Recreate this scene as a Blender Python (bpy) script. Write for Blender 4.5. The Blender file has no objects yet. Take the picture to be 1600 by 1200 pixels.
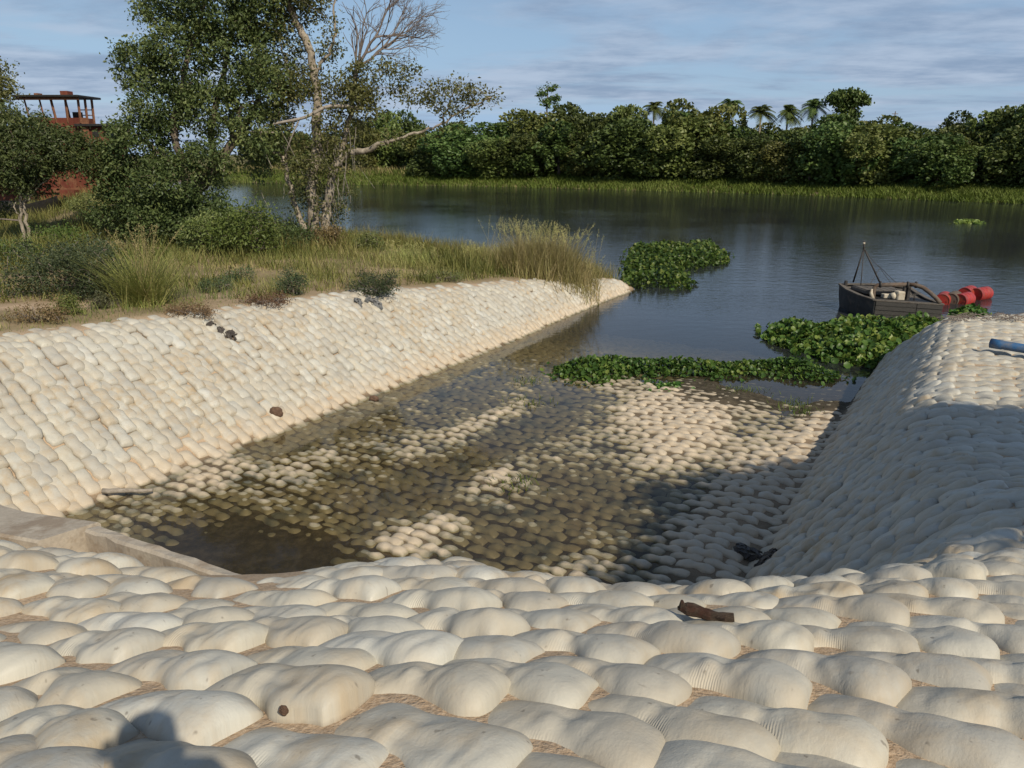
import bpy, math, random
import numpy as np
from mathutils import Vector, Matrix

rng = np.random.default_rng(7)
random.seed(7)
scene = bpy.context.scene
COL = scene.collection
R = math.radians

# ------------------------------------------------------------------ camera, sky, sun, exposure
PITCH = R(17.0)
CAM = np.array([0.0, 0.0, 6.0])
F_PX = 1180.0
cam_d = bpy.data.cameras.new('camera')
cam_d.sensor_width = 36.0
cam_d.lens = 36.0 * F_PX / 1600.0
cam_d.clip_start = 0.03
cam_d.clip_end = 6000
cam = bpy.data.objects.new('camera', cam_d)
cam.location = CAM
cam.rotation_euler = (R(90) - PITCH, 0, 0)
COL.objects.link(cam)
scene.camera = cam

SUN_EL, SUN_AZ = R(40.0), R(152.4)          # azimuth clockwise from +Y
sun_vec = Vector((math.sin(SUN_AZ) * math.cos(SUN_EL), math.cos(SUN_AZ) * math.cos(SUN_EL), math.sin(SUN_EL)))
sd = bpy.data.lights.new('sun', 'SUN')
sd.energy = 4.5
sd.angle = R(0.55)
sd.color = (1.0, 0.895, 0.735)
sun = bpy.data.objects.new('sun', sd)
sun.rotation_euler = sun_vec.to_track_quat('Z', 'Y').to_euler()
sun.location = (10, -20, 30)
COL.objects.link(sun)

world = bpy.data.worlds.new('World')
scene.world = world
world.use_nodes = True
wn, wl = world.node_tree.nodes, world.node_tree.links
wn.clear()
SKY_STRENGTH = 0.080
CLOUD_A, CLOUD_B = (5.8, 6.8, 8.5, 1), (2.9, 3.9, 5.7, 1)
def world_nodes():
    out = wn.new('ShaderNodeOutputWorld')
    bg = wn.new('ShaderNodeBackground'); bg.inputs['Strength'].default_value = SKY_STRENGTH
    sky = wn.new('ShaderNodeTexSky'); sky.sky_type = 'NISHITA'; sky.sun_disc = False
    sky.sun_elevation = SUN_EL; sky.sun_rotation = SUN_AZ
    sky.air_density = 1.1; sky.dust_density = 0.4; sky.ozone_density = 1.6
    tc = wn.new('ShaderNodeTexCoord')
    sep = wn.new('ShaderNodeSeparateXYZ'); wl.new(tc.outputs['Generated'], sep.inputs[0])
    def math_(op, a, b=None):
        m = wn.new('ShaderNodeMath'); m.operation = op
        for i, v in enumerate((a, b)):
            if v is None: continue
            if isinstance(v, (int, float)): m.inputs[i].default_value = v
            else: wl.new(v, m.inputs[i])
        return m.outputs[0]
    zz = math_('ADD', math_('MAXIMUM', sep.outputs[2], 0.0), 0.08)   # clouds lie on a flat layer overhead
    cx = math_('DIVIDE', sep.outputs[0], zz); cy = math_('DIVIDE', sep.outputs[1], zz)
    comb = wn.new('ShaderNodeCombineXYZ'); wl.new(cx, comb.inputs[0]); wl.new(cy, comb.inputs[1])
    def noise(scale, detail, rough, off, dist=0.0):
        mp = wn.new('ShaderNodeMapping'); wl.new(comb.outputs[0], mp.inputs[0]); mp.inputs['Location'].default_value = off
        mp.inputs['Scale'].default_value = (0.75, 1.0, 1.0)
        n = wn.new('ShaderNodeTexNoise'); wl.new(mp.outputs[0], n.inputs['Vector'])
        n.inputs['Scale'].default_value = scale; n.inputs['Detail'].default_value = detail
        n.inputs['Roughness'].default_value = rough; n.inputs['Distortion'].default_value = dist
        return n.outputs['Fac']
    n1 = noise(0.62, 9, 0.60, (3.1, 7.7, 0), 0.4)
    n2 = noise(1.5, 8, 0.62, (11.0, 2.0, 0))
    n3 = noise(0.33, 4, 0.5, (5.0, 1.0, 0))
    def ramp(fac, p0, p1, c0=(0, 0, 0, 1), c1=(1, 1, 1, 1)):
        r = wn.new('ShaderNodeValToRGB'); wl.new(fac, r.inputs[0])
        r.color_ramp.elements[0].position = p0; r.color_ramp.elements[1].position = p1
        r.color_ramp.elements[0].color = c0; r.color_ramp.elements[1].color = c1
        r.color_ramp.interpolation = 'EASE'
        return r.outputs[0]
    cover = ramp(n1, 0.395, 0.57)
    shade = ramp(n2, 0.35, 0.66, CLOUD_A, CLOUD_B)
    veil = ramp(n3, 0.3, 0.7)
    mx0 = wn.new('ShaderNodeMixRGB'); low = math_('SUBTRACT', 0.92, math_('MINIMUM', math_('MULTIPLY', math_('MAXIMUM', sep.outputs[2], 0.0), 2.2), 0.86)); wl.new(math_('MULTIPLY', low, math_('ADD', math_('MULTIPLY', veil, 0.2), 0.8)), mx0.inputs[0]); wl.new(sky.outputs[0], mx0.inputs[1]); mx0.inputs[2].default_value = (3.9, 6.1, 9.4, 1)
    mx = wn.new('ShaderNodeMixRGB'); thin = math_('SUBTRACT', 1.0, math_('MINIMUM', math_('MULTIPLY', math_('MAXIMUM', sep.outputs[2], 0.0), 1.5), 0.78))   # the cloud field thins out overhead
    wl.new(math_('MULTIPLY', math_('MULTIPLY', cover, 0.85), thin), mx.inputs[0]); wl.new(mx0.outputs[0], mx.inputs[1]); wl.new(shade, mx.inputs[2])
    wl.new(mx.outputs[0], bg.inputs['Color']); wl.new(bg.outputs[0], out.inputs[0])
world_nodes()

vs = scene.view_settings
vs.view_transform = 'Standard'
try: vs.look = 'None'
except Exception: pass
vs.gamma = 1.0
vs.use_curve_mapping = False
vs.exposure = 0.0
scene.cycles.max_bounces = 8
scene.cycles.transparent_max_bounces = 12
scene.cycles.use_denoising = True

# ------------------------------------------------------------------ frames of reference
sp, cp = math.sin(PITCH), math.cos(PITCH)
D = np.array([0.524, 0.852]); D /= np.linalg.norm(D)        # ramp axis, towards the river
N = np.array([-D[1], D[0]])                                  # across the ramp, towards the far left bank
def ray(px, py):
    u = (px - 800) / F_PX; v = (600 - py) / F_PX
    return np.array([u, cp + v * sp, -sp + v * cp])
def at_z(px, py, z):
    d = ray(px, py); t = (z - CAM[2]) / d[2]
    return CAM + d * t
def at_y(px, py, y):
    d = ray(px, py); return CAM + d * (y / d[1])
def to_px(p):
    p = np.atleast_2d(p) - CAM
    dep = p[:, 1] * cp - p[:, 2] * sp
    up = p[:, 1] * sp + p[:, 2] * cp
    dep_s = np.where(np.abs(dep) < 1e-6, 1e-6, dep)
    return 800 + p[:, 0] / dep_s * F_PX, 600 - up / dep_s * F_PX, dep
def sw(x, y): return x * D[0] + y * D[1], x * N[0] + y * N[1]
def xy(s, w): return s * D[0] + w * N[0], s * D[1] + w * N[1]

# smooth value noise in numpy
_perm = rng.permutation(4096)
_val = rng.random(4096)
def vnoise(x, y):
    x = np.asarray(x, float); y = np.asarray(y, float)
    xi = np.floor(x).astype(np.int64); yi = np.floor(y).astype(np.int64)
    fx = x - xi; fy = y - yi
    fx = fx * fx * (3 - 2 * fx); fy = fy * fy * (3 - 2 * fy)
    def h(a, b): return _val[_perm[(a + _perm[b & 4095]) & 4095]]
    return (h(xi, yi) * (1 - fx) + h(xi + 1, yi) * fx) * (1 - fy) + (h(xi, yi + 1) * (1 - fx) + h(xi + 1, yi + 1) * fx) * fy
def fbm(x, y, o=4):
    r = 0; a = 0.5
    for k in range(o):
        r = r + a * vnoise(x * 2 ** k + 17.3 * k, y * 2 ** k + 5.1 * k); a *= 0.5
    return r

# ------------------------------------------------------------------ terrain height
CTRL = np.array([
    (0, 0, 4.5), (0, 1.5, 4.38), (0, 2.3, 4.2), (0, 3.4, 3.74), (-2, 4.4, 3.30), (-3.6, 5.2, 3.0), (-3.9, 4.6, 3.46), (-2.7, 4.1, 3.60), (-6, 5.1, 3.22), (-5.5, 6.5, 2.9), (-1.5, 2.2, 4.12), (-2.5, 3.4, 3.66), (-1.2, 3.9, 3.55), (1, 3.4, 3.72),
    (1.5, 2.0, 4.2), (2.0, 3.2, 3.85), (3.1, 4.1, 3.5), (4.5, 6.5, 2.85), (5.4, 8.6, 2.3), (6.6, 11.2, 1.98), (9, 15, 1.95), (10.7, 18.2, 1.92), (12, 14, 2.0),
    (20, 15, 2.0), (8, 7, 2.7), (14, 8, 2.5), (40, 10, 2.5), (60, 30, 2.0), (0, -10, 4.7), (20, -10, 4.4), (-20, -5, 4.2), (-8, 6, 3.0), (-12, 7, 2.95), (-12, 0, 3.6), (-4, 0, 4.3),
    (-10.7, 15.4, 2.4), (-7.6, 17.7, 2.2), (-4.4, 22, 1.95), (-2.2, 25.6, 1.6), (2.6, 31, 0.95), (5.6, 33.6, 0.35), (-14, 17, 2.4), (-20, 25, 2.4), (-13, 33, 2.3), (-9, 33.6, 2.2), (-1.5, 35.5, 1.3),
    (-21, 42.5, 4.1), (-16, 41, 3.4), (-19, 37.5, 3.3), (-29, 44, 2.6), (-24, 36, 2.35), (-24.8, 39.5, 2.35), (-21.3, 40, 3.6), (-20, 33, 2.35), (-45, 50, 2.5), (-80, 60, 2.2), (-40, 20, 2.6), (-30, 8, 2.8)], float)
def _rbf():
    n = len(CTRL); d = np.linalg.norm(CTRL[:, None, :2] - CTRL[None, :, :2], axis=2)
    A = np.zeros((n + 1, n + 1)); A[:n, :n] = -d - 0.02 * np.eye(n); A[:n, n] = 1; A[n, :n] = 1
    b = np.zeros(n + 1); b[:n] = CTRL[:, 2]
    return np.linalg.solve(A, b)
_C = _rbf()
def plateau(x, y):
    x = np.asarray(x, float); y = np.asarray(y, float)
    r = np.full(x.shape, _C[-1])
    for i in range(len(CTRL)):
        r = r - _C[i] * np.sqrt((x - CTRL[i, 0]) ** 2 + (y - CTRL[i, 1]) ** 2 + 0.15)
    return np.clip(r, 0.3, 5.0)

SHORE = np.array([(400, 150), (60, 40), (30, 27.5), (15, 23.6), (12.5, 22.6), (10.9, 22.2), (6.4, 34.4), (2, 37.0), (-3, 38.6), (-9, 40.5), (-15, 44), (-25, 50), (-45, 62), (-80, 80), (-200, 120), (-700, 200), (-700, -700), (400, -700)], float)
FAR = np.array([(700, -420), (200, -40), (100, 62), (63.7, 96), (39, 119.5), (0, 144.6), (-61, 167), (-150, 205), (-700, 420), (-700, 3000), (3000, 3000), (3000, -420)], float)
def sdf(x, y, poly):
    x = np.asarray(x, float); y = np.asarray(y, float)
    d = np.full(x.shape, 1e18); inside = np.zeros(x.shape, bool)
    n = len(poly)
    for i in range(n):
        ax, ay = poly[i]; bx, by = poly[(i + 1) % n]
        ex, ey = bx - ax, by - ay
        t = np.clip(((x - ax) * ex + (y - ay) * ey) / (ex * ex + ey * ey), 0, 1)
        d = np.minimum(d, (x - ax - t * ex) ** 2 + (y - ay - t * ey) ** 2)
        c = ((ay > y) != (by > y))
        with np.errstate(divide='ignore', invalid='ignore'):
            xi = (bx - ax) * (y - ay) / ((by - ay) if by != ay else 1e-9) + ax
        inside ^= c & (x < xi)
    return np.where(inside, 1, -1) * np.sqrt(d)

W_R, W_L = 2.25, 12.6
BUMPS = []      # where the ramp floor stands out of the water or sinks, seen from above: (x, y, radius along, radius across, height)
def bump(px, py, rs, rw, h): p = at_z(px, py, 0); BUMPS.append((p[0], p[1], rs, rw, h))
bump(1000, 640, 3.0, 0.8, 0.10); bump(1100, 655, 3.2, 0.9, 0.09); bump(1060, 690, 1.8, 1.0, 0.07); bump(1180, 700, 2.6, 0.5, 0.05)
bump(950, 605, 1.5, 0.5, 0.07)
bump(740, 665, 2.6, 0.45, 0.075); bump(770, 745, 1.1, 0.42, 0.09); bump(800, 765, 0.8, 0.5, 0.05)
bump(300, 755, 1.5, 0.7, 0.07); bump(430, 745, 1.2, 0.7, 0.05); bump(350, 720, 1.0, 0.5, 0.04)
bump(640, 845, 0.7, 0.6, 0.09); bump(500, 830, 0.4, 0.4, 0.07); bump(690, 820, 0.5, 0.4, 0.05); bump(900, 900, 0.6, 0.5, 0.10); bump(1120, 860, 1.6, 0.7, 0.12)
bump(1230, 740, 3.5, 0.75, 0.14); bump(1290, 660, 2.4, 0.5, 0.08); bump(590, 700, 1.6, 0.8, 0.03)
bump(1090, 815, 2.4, 1.0, 0.05); bump(960, 780, 1.5, .9, -0.03); bump(620, 780, 1.6, 0.5, -0.05); bump(860, 650, 3.0, 0.45, -0.05); bump(840, 850, 0.9, 0.9, -0.03)
MUD = [at_z(340, 845, 0)[:2], at_z(440, 872, 0)[:2]]
SILT = [at_z(1270, 615, 0)[:2], at_z(1130, 600, 0)[:2], at_z(1340, 600, 0)[:2]]
def mudmask(x, y):
    m = 0
    for p in MUD: m = m + np.exp(-((x - p[0]) ** 2 + (y - p[1]) ** 2) / 0.7)
    return np.clip(m, 0, 1)
def siltmask(x, y):
    m = 0
    for p in SILT: m = m + np.exp(-((x - p[0]) ** 2 + (y - p[1]) ** 2) / 4.0)
    return np.clip(m, 0, 1)
def floor_h(s, w):
    x, y = xy(s, w)
    f = -0.077 + 0.095 * (fbm(s * 0.6, w * 1.0, 4) - 0.47) - 0.11 * np.clip(s - 21.5, 0, 12) - 0.02 * np.clip(s - 18, 0, 4)
    f = f - 0.06 * mudmask(x, y)
    for bx, by, rs, rw, h in BUMPS:
        s0, w0 = sw(bx, by)
        f = f + h * np.exp(-((s - s0) / rs) ** 2 - ((w - w0) / rw) ** 2)
    return f
def pit(s, w):
    ar = 1.12 * np.clip(W_R - w, 0, None); al = 0.68 * np.clip(w - W_L, 0, None)
    k = np.clip((w - 2.6) / 2.2, 0, 1); s0 = 7.75 - 0.15 * (w - 2.25) - 0.85 * k * k * (3 - 2 * k)
    ah = 0.86 * np.clip(s0 - s, 0, None)
    a = np.maximum(ar, al)
    h = np.sqrt(a * a + ah * ah)
    hh = np.sqrt(h * h + 0.02) - 0.14
    return floor_h(s, w) * np.exp(-4 * hh) + hh
def smin(a, b, k):
    h = np.clip(0.5 + 0.5 * (b - a) / k, 0, 1)
    return b * (1 - h) + a * h - k * h * (1 - h)
def land(x, y):
    d = sdf(x, y, SHORE)
    edge = np.where(d > 0, d * 0.75, np.clip(d * 0.35, -2.5, 0))
    return smin(plateau(x, y), edge, 0.3)
def height(s, w):
    x, y = xy(s, w)
    h = smin(land(x, y), pit(s, w), 0.38)
    fd = sdf(x, y, FAR)
    fh = np.where(fd > 0, np.clip(fd * 0.16, 0, 2.0), np.clip(fd * 0.3, -2.5, 0))
    return np.maximum(h, fh)
def ground_z(x, y):
    s, w = sw(np.asarray(x, float), np.asarray(y, float)); return height(s, w)

# ------------------------------------------------------------------ mesh helpers
def mk_mesh(name, V, faces, mats=(), smooth=True, attrs=None, midx=None):
    """faces: list of (m,k) integer arrays."""
    me = bpy.data.meshes.new(name)
    V = np.asarray(V, np.float32)
    faces = [np.asarray(f, np.int32) for f in (faces if isinstance(faces, list) else [faces]) if len(f)]
    nl = sum(f.size for f in faces); npoly = sum(len(f) for f in faces)
    me.vertices.add(len(V)); me.vertices.foreach_set('co', V.ravel())
    me.loops.add(nl); me.polygons.add(npoly)
    me.loops.foreach_set('vertex_index', np.concatenate([f.ravel() for f in faces]).astype(np.int32))
    tot = np.concatenate([np.full(len(f), f.shape[1], np.int32) for f in faces])
    start = np.concatenate([[0], np.cumsum(tot)[:-1]]).astype(np.int32)
    me.polygons.foreach_set('loop_start', start)
    try: me.polygons.foreach_set('loop_total', tot)
    except Exception: pass
    me.polygons.foreach_set('use_smooth', np.full(npoly, smooth))
    for m in mats: me.materials.append(m)
    if midx is not None: me.polygons.foreach_set('material_index', np.asarray(midx, np.int32))
    for k, a in (attrs or {}).items():
        a = np.asarray(a, np.float32)
        if a.ndim == 1:
            at = me.attributes.new(k, 'FLOAT', 'POINT'); at.data.foreach_set('value', a)
        else:
            at = me.attributes.new(k, 'FLOAT_VECTOR', 'POINT'); at.data.foreach_set('vector', a.ravel())
    me.update(calc_edges=True)
    return me
def link(name, me, parent=None, loc=None):
    o = bpy.data.objects.new(name, me)
    if parent is not None: o.parent = parent
    if loc is not None: o.location = loc
    COL.objects.link(o); return o
def tag(o, label=None, cat=None, group=None, kind=None):
    if label: o['label'] = label
    if cat: o['category'] = cat
    if group: o['group'] = group
    if kind: o['kind'] = kind
    return o
def empty(name, loc, label=None, cat=None, group=None, rz=0.0):
    o = bpy.data.objects.new(name, None); o.location = loc; o.rotation_euler = (0, 0, rz); o.empty_display_size = 0.2
    COL.objects.link(o); return tag(o, label, cat, group)
def copy_tree(src, parent=None):
    c = src.copy(); COL.objects.link(c); c.parent = parent
    for ch in list(src.children): copy_tree(ch, c)
    return c

class MB:
    """collects shapes for one mesh object"""
    def __init__(self): self.v = []; self.q = []; self.t = []; self.n = 0
    def add(self, V, quads=(), tris=()):
        V = np.asarray(V, float); self.v.append(V)
        if len(quads): self.q.append(np.asarray(quads, int) + self.n)
        if len(tris): self.t.append(np.asarray(tris, int) + self.n)
        self.n += len(V); return self
    def box(self, c, size, rot=None, bev=0.0):
        h = np.array(size) / 2.0
        b = min(bev, h.min() * 0.45)
        if b <= 0:
            V = np.array([(x, y, z) for x in (-1, 1) for y in (-1, 1) for z in (-1, 1)], float) * h
            q = [(0, 1, 3, 2), (4, 6, 7, 5), (0, 4, 5, 1), (2, 3, 7, 6), (0, 2, 6, 4), (1, 5, 7, 3)]; t = []
        else:
            V = []; idx = {}
            for i, (x, y, z) in enumerate([(x, y, z) for x in (-1, 1) for y in (-1, 1) for z in (-1, 1)]):
                for k in range(3):
                    p = np.array([x, y, z]) * (h - b); p[k] = (x, y, z)[k] * h[k]
                    idx[(x, y, z, k)] = len(V); V.append(p)
            V = np.array(V); q = []; t = []
            for k in range(3):
                o = [j for j in range(3) if j != k]
                for sg in (-1, 1):
                    cs = []
                    for a, bb in ((-1, -1), (1, -1), (1, 1), (-1, 1)):
                        c3 = [0, 0, 0]; c3[k] = sg; c3[o[0]] = a; c3[o[1]] = bb; cs.append(idx[(*c3, k)])
                    if (sg > 0) == (k == 1): cs = cs[::-1]
                    q.append(cs)
            for k in range(3):
                o = [j for j in range(3) if j != k]
                for a in (-1, 1):
                    for bb in (-1, 1):
                        e = []
                        for sg in (-1, 1):
                            c3 = [0, 0, 0]; c3[k] = sg; c3[o[0]] = a; c3[o[1]] = bb
                            e.append((idx[(*c3, o[0])], idx[(*c3, o[1])]))
                        q.append((e[0][0], e[0][1], e[1][1], e[1][0]))
            for x in (-1, 1):
                for y in (-1, 1):
                    for z in (-1, 1): t.append([idx[(x, y, z, k)] for k in range(3)])
        if rot is not None: V = V @ np.asarray(rot, float).T
        return self.add(V + np.array(c, float), q, t)
    def tube(self, P, r, n=8, cap=True):
        P = np.asarray(P, float); m = len(P); r = np.broadcast_to(np.asarray(r, float), (m,))
        T = np.gradient(P, axis=0); T /= np.linalg.norm(T, axis=1)[:, None] + 1e-9
        up = np.array([0.13, 0.21, 0.97]); up = up if abs(T[0] @ up) < 0.9 else np.array([1.0, 0.1, 0])
        A = np.cross(T, up); A /= np.linalg.norm(A, axis=1)[:, None] + 1e-9
        B = np.cross(T, A)
        th = np.arange(n) * 2 * np.pi / n
        V = P[:, None] + r[:, None, None] * (A[:, None] * np.cos(th)[None, :, None] + B[:, None] * np.sin(th)[None, :, None])
        V = V.reshape(-1, 3); i = np.arange(m - 1)[:, None] * n; j = np.arange(n)[None]; k = (j + 1) % n
        q = np.stack([i + j, i + k, i + n + k, i + n + j], -1).reshape(-1, 4)
        t = []
        if cap:
            V = np.vstack([V, P[0], P[-1]]); c0 = m * n; c1 = c0 + 1
            for jj in range(n):
                t.append((c0, (jj + 1) % n, jj)); t.append((c1, (m - 1) * n + jj, (m - 1) * n + (jj + 1) % n))
        return self.add(V, q, t)
    def build(self, name, mat, parent=None, smooth=False, attrs=None):
        V = np.vstack(self.v); f = []
        if self.q: f.append(np.vstack(self.q))
        if self.t: f.append(np.vstack(self.t))
        return link(name, mk_mesh(name, V, f, [mat], smooth, attrs), parent)

# ------------------------------------------------------------------ materials
class NT:
    def __init__(self, name):
        self.m = bpy.data.materials.new(name); self.m.use_nodes = True
        self.t = self.m.node_tree; self.t.nodes.clear()
        self.out = self.t.nodes.new('ShaderNodeOutputMaterial')
    def n(self, typ, **kw):
        nd = self.t.nodes.new(typ)
        for k, v in kw.items(): setattr(nd, k, v)
        return nd
    def set(self, sock, v):
        if isinstance(v, bpy.types.NodeSocket): self.t.links.new(v, sock)
        elif v is not None: sock.default_value = v
    def math(self, op, a, b=None, c=None, clamp=False):
        m = self.n('ShaderNodeMath', operation=op, use_clamp=clamp)
        for i, v in enumerate((a, b, c)):
            if v is not None: self.set(m.inputs[i], v)
        return m.outputs[0]
    def noise(self, vec, scale, detail=3, rough=0.55, dist=0.0):
        nd = self.n('ShaderNodeTexNoise'); self.set(nd.inputs['Vector'], vec)
        self.set(nd.inputs['Scale'], scale); nd.inputs['Detail'].default_value = detail; nd.inputs['Roughness'].default_value = rough; nd.inputs['Distortion'].default_value = dist
        return nd.outputs['Fac']
    def ramp(self, fac, stops):
        r = self.n('ShaderNodeValToRGB'); self.set(r.inputs[0], fac)
        els = r.color_ramp.elements
        while len(els) < len(stops): els.new(0.5)
        for e, (p, c) in zip(els, stops):
            e.position = p; e.color = (*c, 1) if hasattr(c, '__len__') else (c, c, c, 1)
        return r.outputs[0]
    def mix(self, fac, a, b, mode='MIX'):
        m = self.n('ShaderNodeMixRGB', blend_type=mode); self.set(m.inputs[0], fac)
        for i, v in ((1, a), (2, b)): self.set(m.inputs[i], (*v, 1) if isinstance(v, tuple) and len(v) == 3 else v)
        return m.outputs[0]
    def rng(self, v, a, b, c=0.0, d=1.0):
        m = self.n('ShaderNodeMapRange'); self.set(m.inputs[0], v)
        for i, x in enumerate((a, b, c, d)): m.inputs[i + 1].default_value = x
        return m.outputs[0]
    def bump(self, h, strength, dist, normal=None):
        b = self.n('ShaderNodeBump'); self.set(b.inputs['Height'], h); self.set(b.inputs['Strength'], strength); b.inputs['Distance'].default_value = dist
        if normal is not None: self.set(b.inputs['Normal'], normal)
        return b.outputs[0]
    def attr(self, name, out='Fac'):
        a = self.n('ShaderNodeAttribute', attribute_name=name); return a.outputs[out]
    def pos(self): return self.n('ShaderNodeNewGeometry').outputs['Position']
    def objco(self): return self.n('ShaderNodeTexCoord').outputs['Object']
    def orand(self): return self.n('ShaderNodeObjectInfo').outputs['Random']
    def principled(self, col, rough=0.7, normal=None, metal=0.0, spec=0.4):
        p = self.n('ShaderNodeBsdfPrincipled')
        self.set(p.inputs['Base Color'], (*col, 1) if isinstance(col, tuple) and len(col) == 3 else col)
        self.set(p.inputs['Roughness'], rough); self.set(p.inputs['Metallic'], metal)
        p.inputs['Specular IOR Level'].default_value = spec
        if normal is not None: self.set(p.inputs['Normal'], normal)
        return p
    def done(self, sh):
        self.t.links.new(sh.outputs[0] if hasattr(sh, 'outputs') else sh, self.out.inputs[0]); return self.m

def mat_bag():
    t = NT('bag_fabric')
    bag = t.attr('bagco', 'Vector')                       # x, y on the bag in metres, z = a random number per bag
    s = t.n('ShaderNodeSeparateXYZ'); t.set(s.inputs[0], bag)
    rnd = t.math('FRACT', t.math('ADD', s.outputs[2], t.orand()))
    off = t.n('ShaderNodeCombineXYZ'); t.set(off.inputs[0], s.outputs[0]); t.set(off.inputs[1], s.outputs[1]); t.set(off.inputs[2], t.math('MULTIPLY', rnd, 90.0))
    v = off.outputs[0]
    P = t.pos(); pz = t.n('ShaderNodeSeparateXYZ'); t.set(pz.inputs[0], P)
    big = t.noise(P, 0.55, 4, 0.6)
    base = t.ramp(rnd, [(0.0, (0.39, 0.375, 0.325)), (0.3, (0.435, 0.405, 0.33)), (0.6, (0.45, 0.44, 0.385)), (0.85, (0.475, 0.45, 0.37)), (1.0, (0.51, 0.505, 0.45))])
    n1 = t.noise(v, 4.5, 5, 0.62); n2 = t.noise(v, 13.0, 4, 0.7)
    stain = t.math('MULTIPLY', t.rng(n1, 0.43, 0.66), t.rng(big, 0.36, 0.64, 0.10, 0.72))
    c = t.mix(stain, base, (0.385, 0.27, 0.135))
    c = t.mix(t.math('MULTIPLY', t.rng(n2, 0.55, 0.75), 0.35), c, (0.34, 0.31, 0.26))
    spk = t.noise(v, 26.0, 2, 0.5)
    c = t.mix(t.math('MULTIPLY', t.rng(spk, 0.70, 0.76), 0.55), c, (0.12, 0.10, 0.075))
    scuff = t.n('ShaderNodeMapping'); t.set(scuff.inputs[0], v); scuff.inputs['Scale'].default_value = (9, 38, 1); scuff.inputs['Rotation'].default_value = (0, 0, 0.6)
    sc = t.noise(scuff.outputs[0], 1.0, 3, 0.6)
    c = t.mix(t.math('MULTIPLY', t.rng(sc, 0.69, 0.75), 0.4), c, (0.18, 0.15, 0.12))
    # sand stain low on the fabric, darkened to paint shade into the seams
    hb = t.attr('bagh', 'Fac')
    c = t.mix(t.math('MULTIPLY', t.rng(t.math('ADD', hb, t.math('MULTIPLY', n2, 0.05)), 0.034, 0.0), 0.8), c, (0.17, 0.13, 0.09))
    # tide marks: tan just above the water, algae below it
    zz = t.math('ADD', pz.outputs[2], t.math('MULTIPLY', t.math('SUBTRACT', t.noise(P, 2.2, 4, 0.6), 0.5), 0.35))
    c = t.mix(t.math('MULTIPLY', t.rng(zz, 0.50, 0.06), 0.75), c, (0.50, 0.405, 0.285))
    z2 = t.math('ADD', pz.outputs[2], t.math('MULTIPLY', t.math('SUBTRACT', t.noise(P, 7.0, 4, 0.65), 0.5), 0.075))
    alg = t.ramp(t.noise(P, 1.3, 3, 0.6), [(0.33, (0.165, 0.14, 0.088)), (0.5, (0.235, 0.21, 0.135)), (0.66, (0.10, 0.10, 0.075))])
    c = t.mix(t.rng(z2, 0.068, 0.010), c, alg)
    # relief: weave pleats at the waist, wrinkles
    wv = t.n('ShaderNodeTexWave', wave_type='BANDS', bands_direction='X'); t.set(wv.inputs['Vector'], v); wv.inputs['Scale'].default_value = 34.0; wv.inputs['Distortion'].default_value = 2.0; wv.inputs['Detail'].default_value = 2
    waist = t.math('MULTIPLY', t.rng(t.math('ABSOLUTE', t.math('ADD', s.outputs[0], 0.01)), 0.075, 0.02), t.rng(s.outputs[1], -0.04, -0.12))
    waist = t.math('MULTIPLY', waist, t.rng(t.noise(v, 3.0, 2), 0.45, 0.65))
    b1 = t.bump(t.math('MULTIPLY', wv.outputs['Fac'], waist), 0.5, 0.0045)
    fold = t.n('ShaderNodeMapping'); t.set(fold.inputs[0], v); fold.inputs['Scale'].default_value = (22, 3.5, 1)
    b2 = t.bump(t.noise(fold.outputs[0], 1.0, 3, 0.6), 0.35, 0.004, b1)
    b3 = t.bump(t.noise(v, 9.0, 6, 0.66), 0.65, 0.012, b2)
    b4 = t.bump(t.noise(v, 60.0, 3, 0.6), 0.22, 0.0015, b3)
    rough = t.rng(n1, 0.3, 0.7, 0.50, 0.70)
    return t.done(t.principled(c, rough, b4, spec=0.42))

def mat_ground():
    t = NT('earth'); P = t.pos()
    m = t.attr('gmask', 'Vector'); s = t.n('ShaderNodeSeparateXYZ'); t.set(s.inputs[0], m)   # x sandy, y mud, z grassy
    n1 = t.noise(P, 0.9, 6, 0.65); n2 = t.noise(P, 6.0, 5, 0.65); n3 = t.noise(P, 60.0, 3, 0.6); n4 = t.noise(P, 0.22, 4, 0.6)
    soil = t.ramp(n2, [(0.3, (0.16, 0.115, 0.07)), (0.55, (0.27, 0.20, 0.125)), (0.75, (0.34, 0.27, 0.175))])
    sand = t.ramp(n3, [(0.3, (0.33, 0.235, 0.15)), (0.5, (0.43, 0.32, 0.215)), (0.7, (0.52, 0.41, 0.29))])
    turf = t.ramp(n1, [(0.3, (0.055, 0.07, 0.025)), (0.5, (0.14, 0.13, 0.05)), (0.7, (0.27, 0.20, 0.095))])
    mud = t.ramp(n2, [(0.3, (0.035, 0.029, 0.019)), (0.5, (0.065, 0.053, 0.034)), (0.72, (0.12, 0.10, 0.066))])
    c = t.mix(s.outputs[2], soil, turf)
    c = t.mix(t.math('MULTIPLY', s.outputs[0], 1.0), c, sand)
    c = t.mix(s.outputs[1], c, mud)
    b = t.bump(n3, 0.6, 0.012, t.bump(n2, 0.6, 0.05))
    return t.done(t.principled(c, 0.95, b, spec=0.15))

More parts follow.
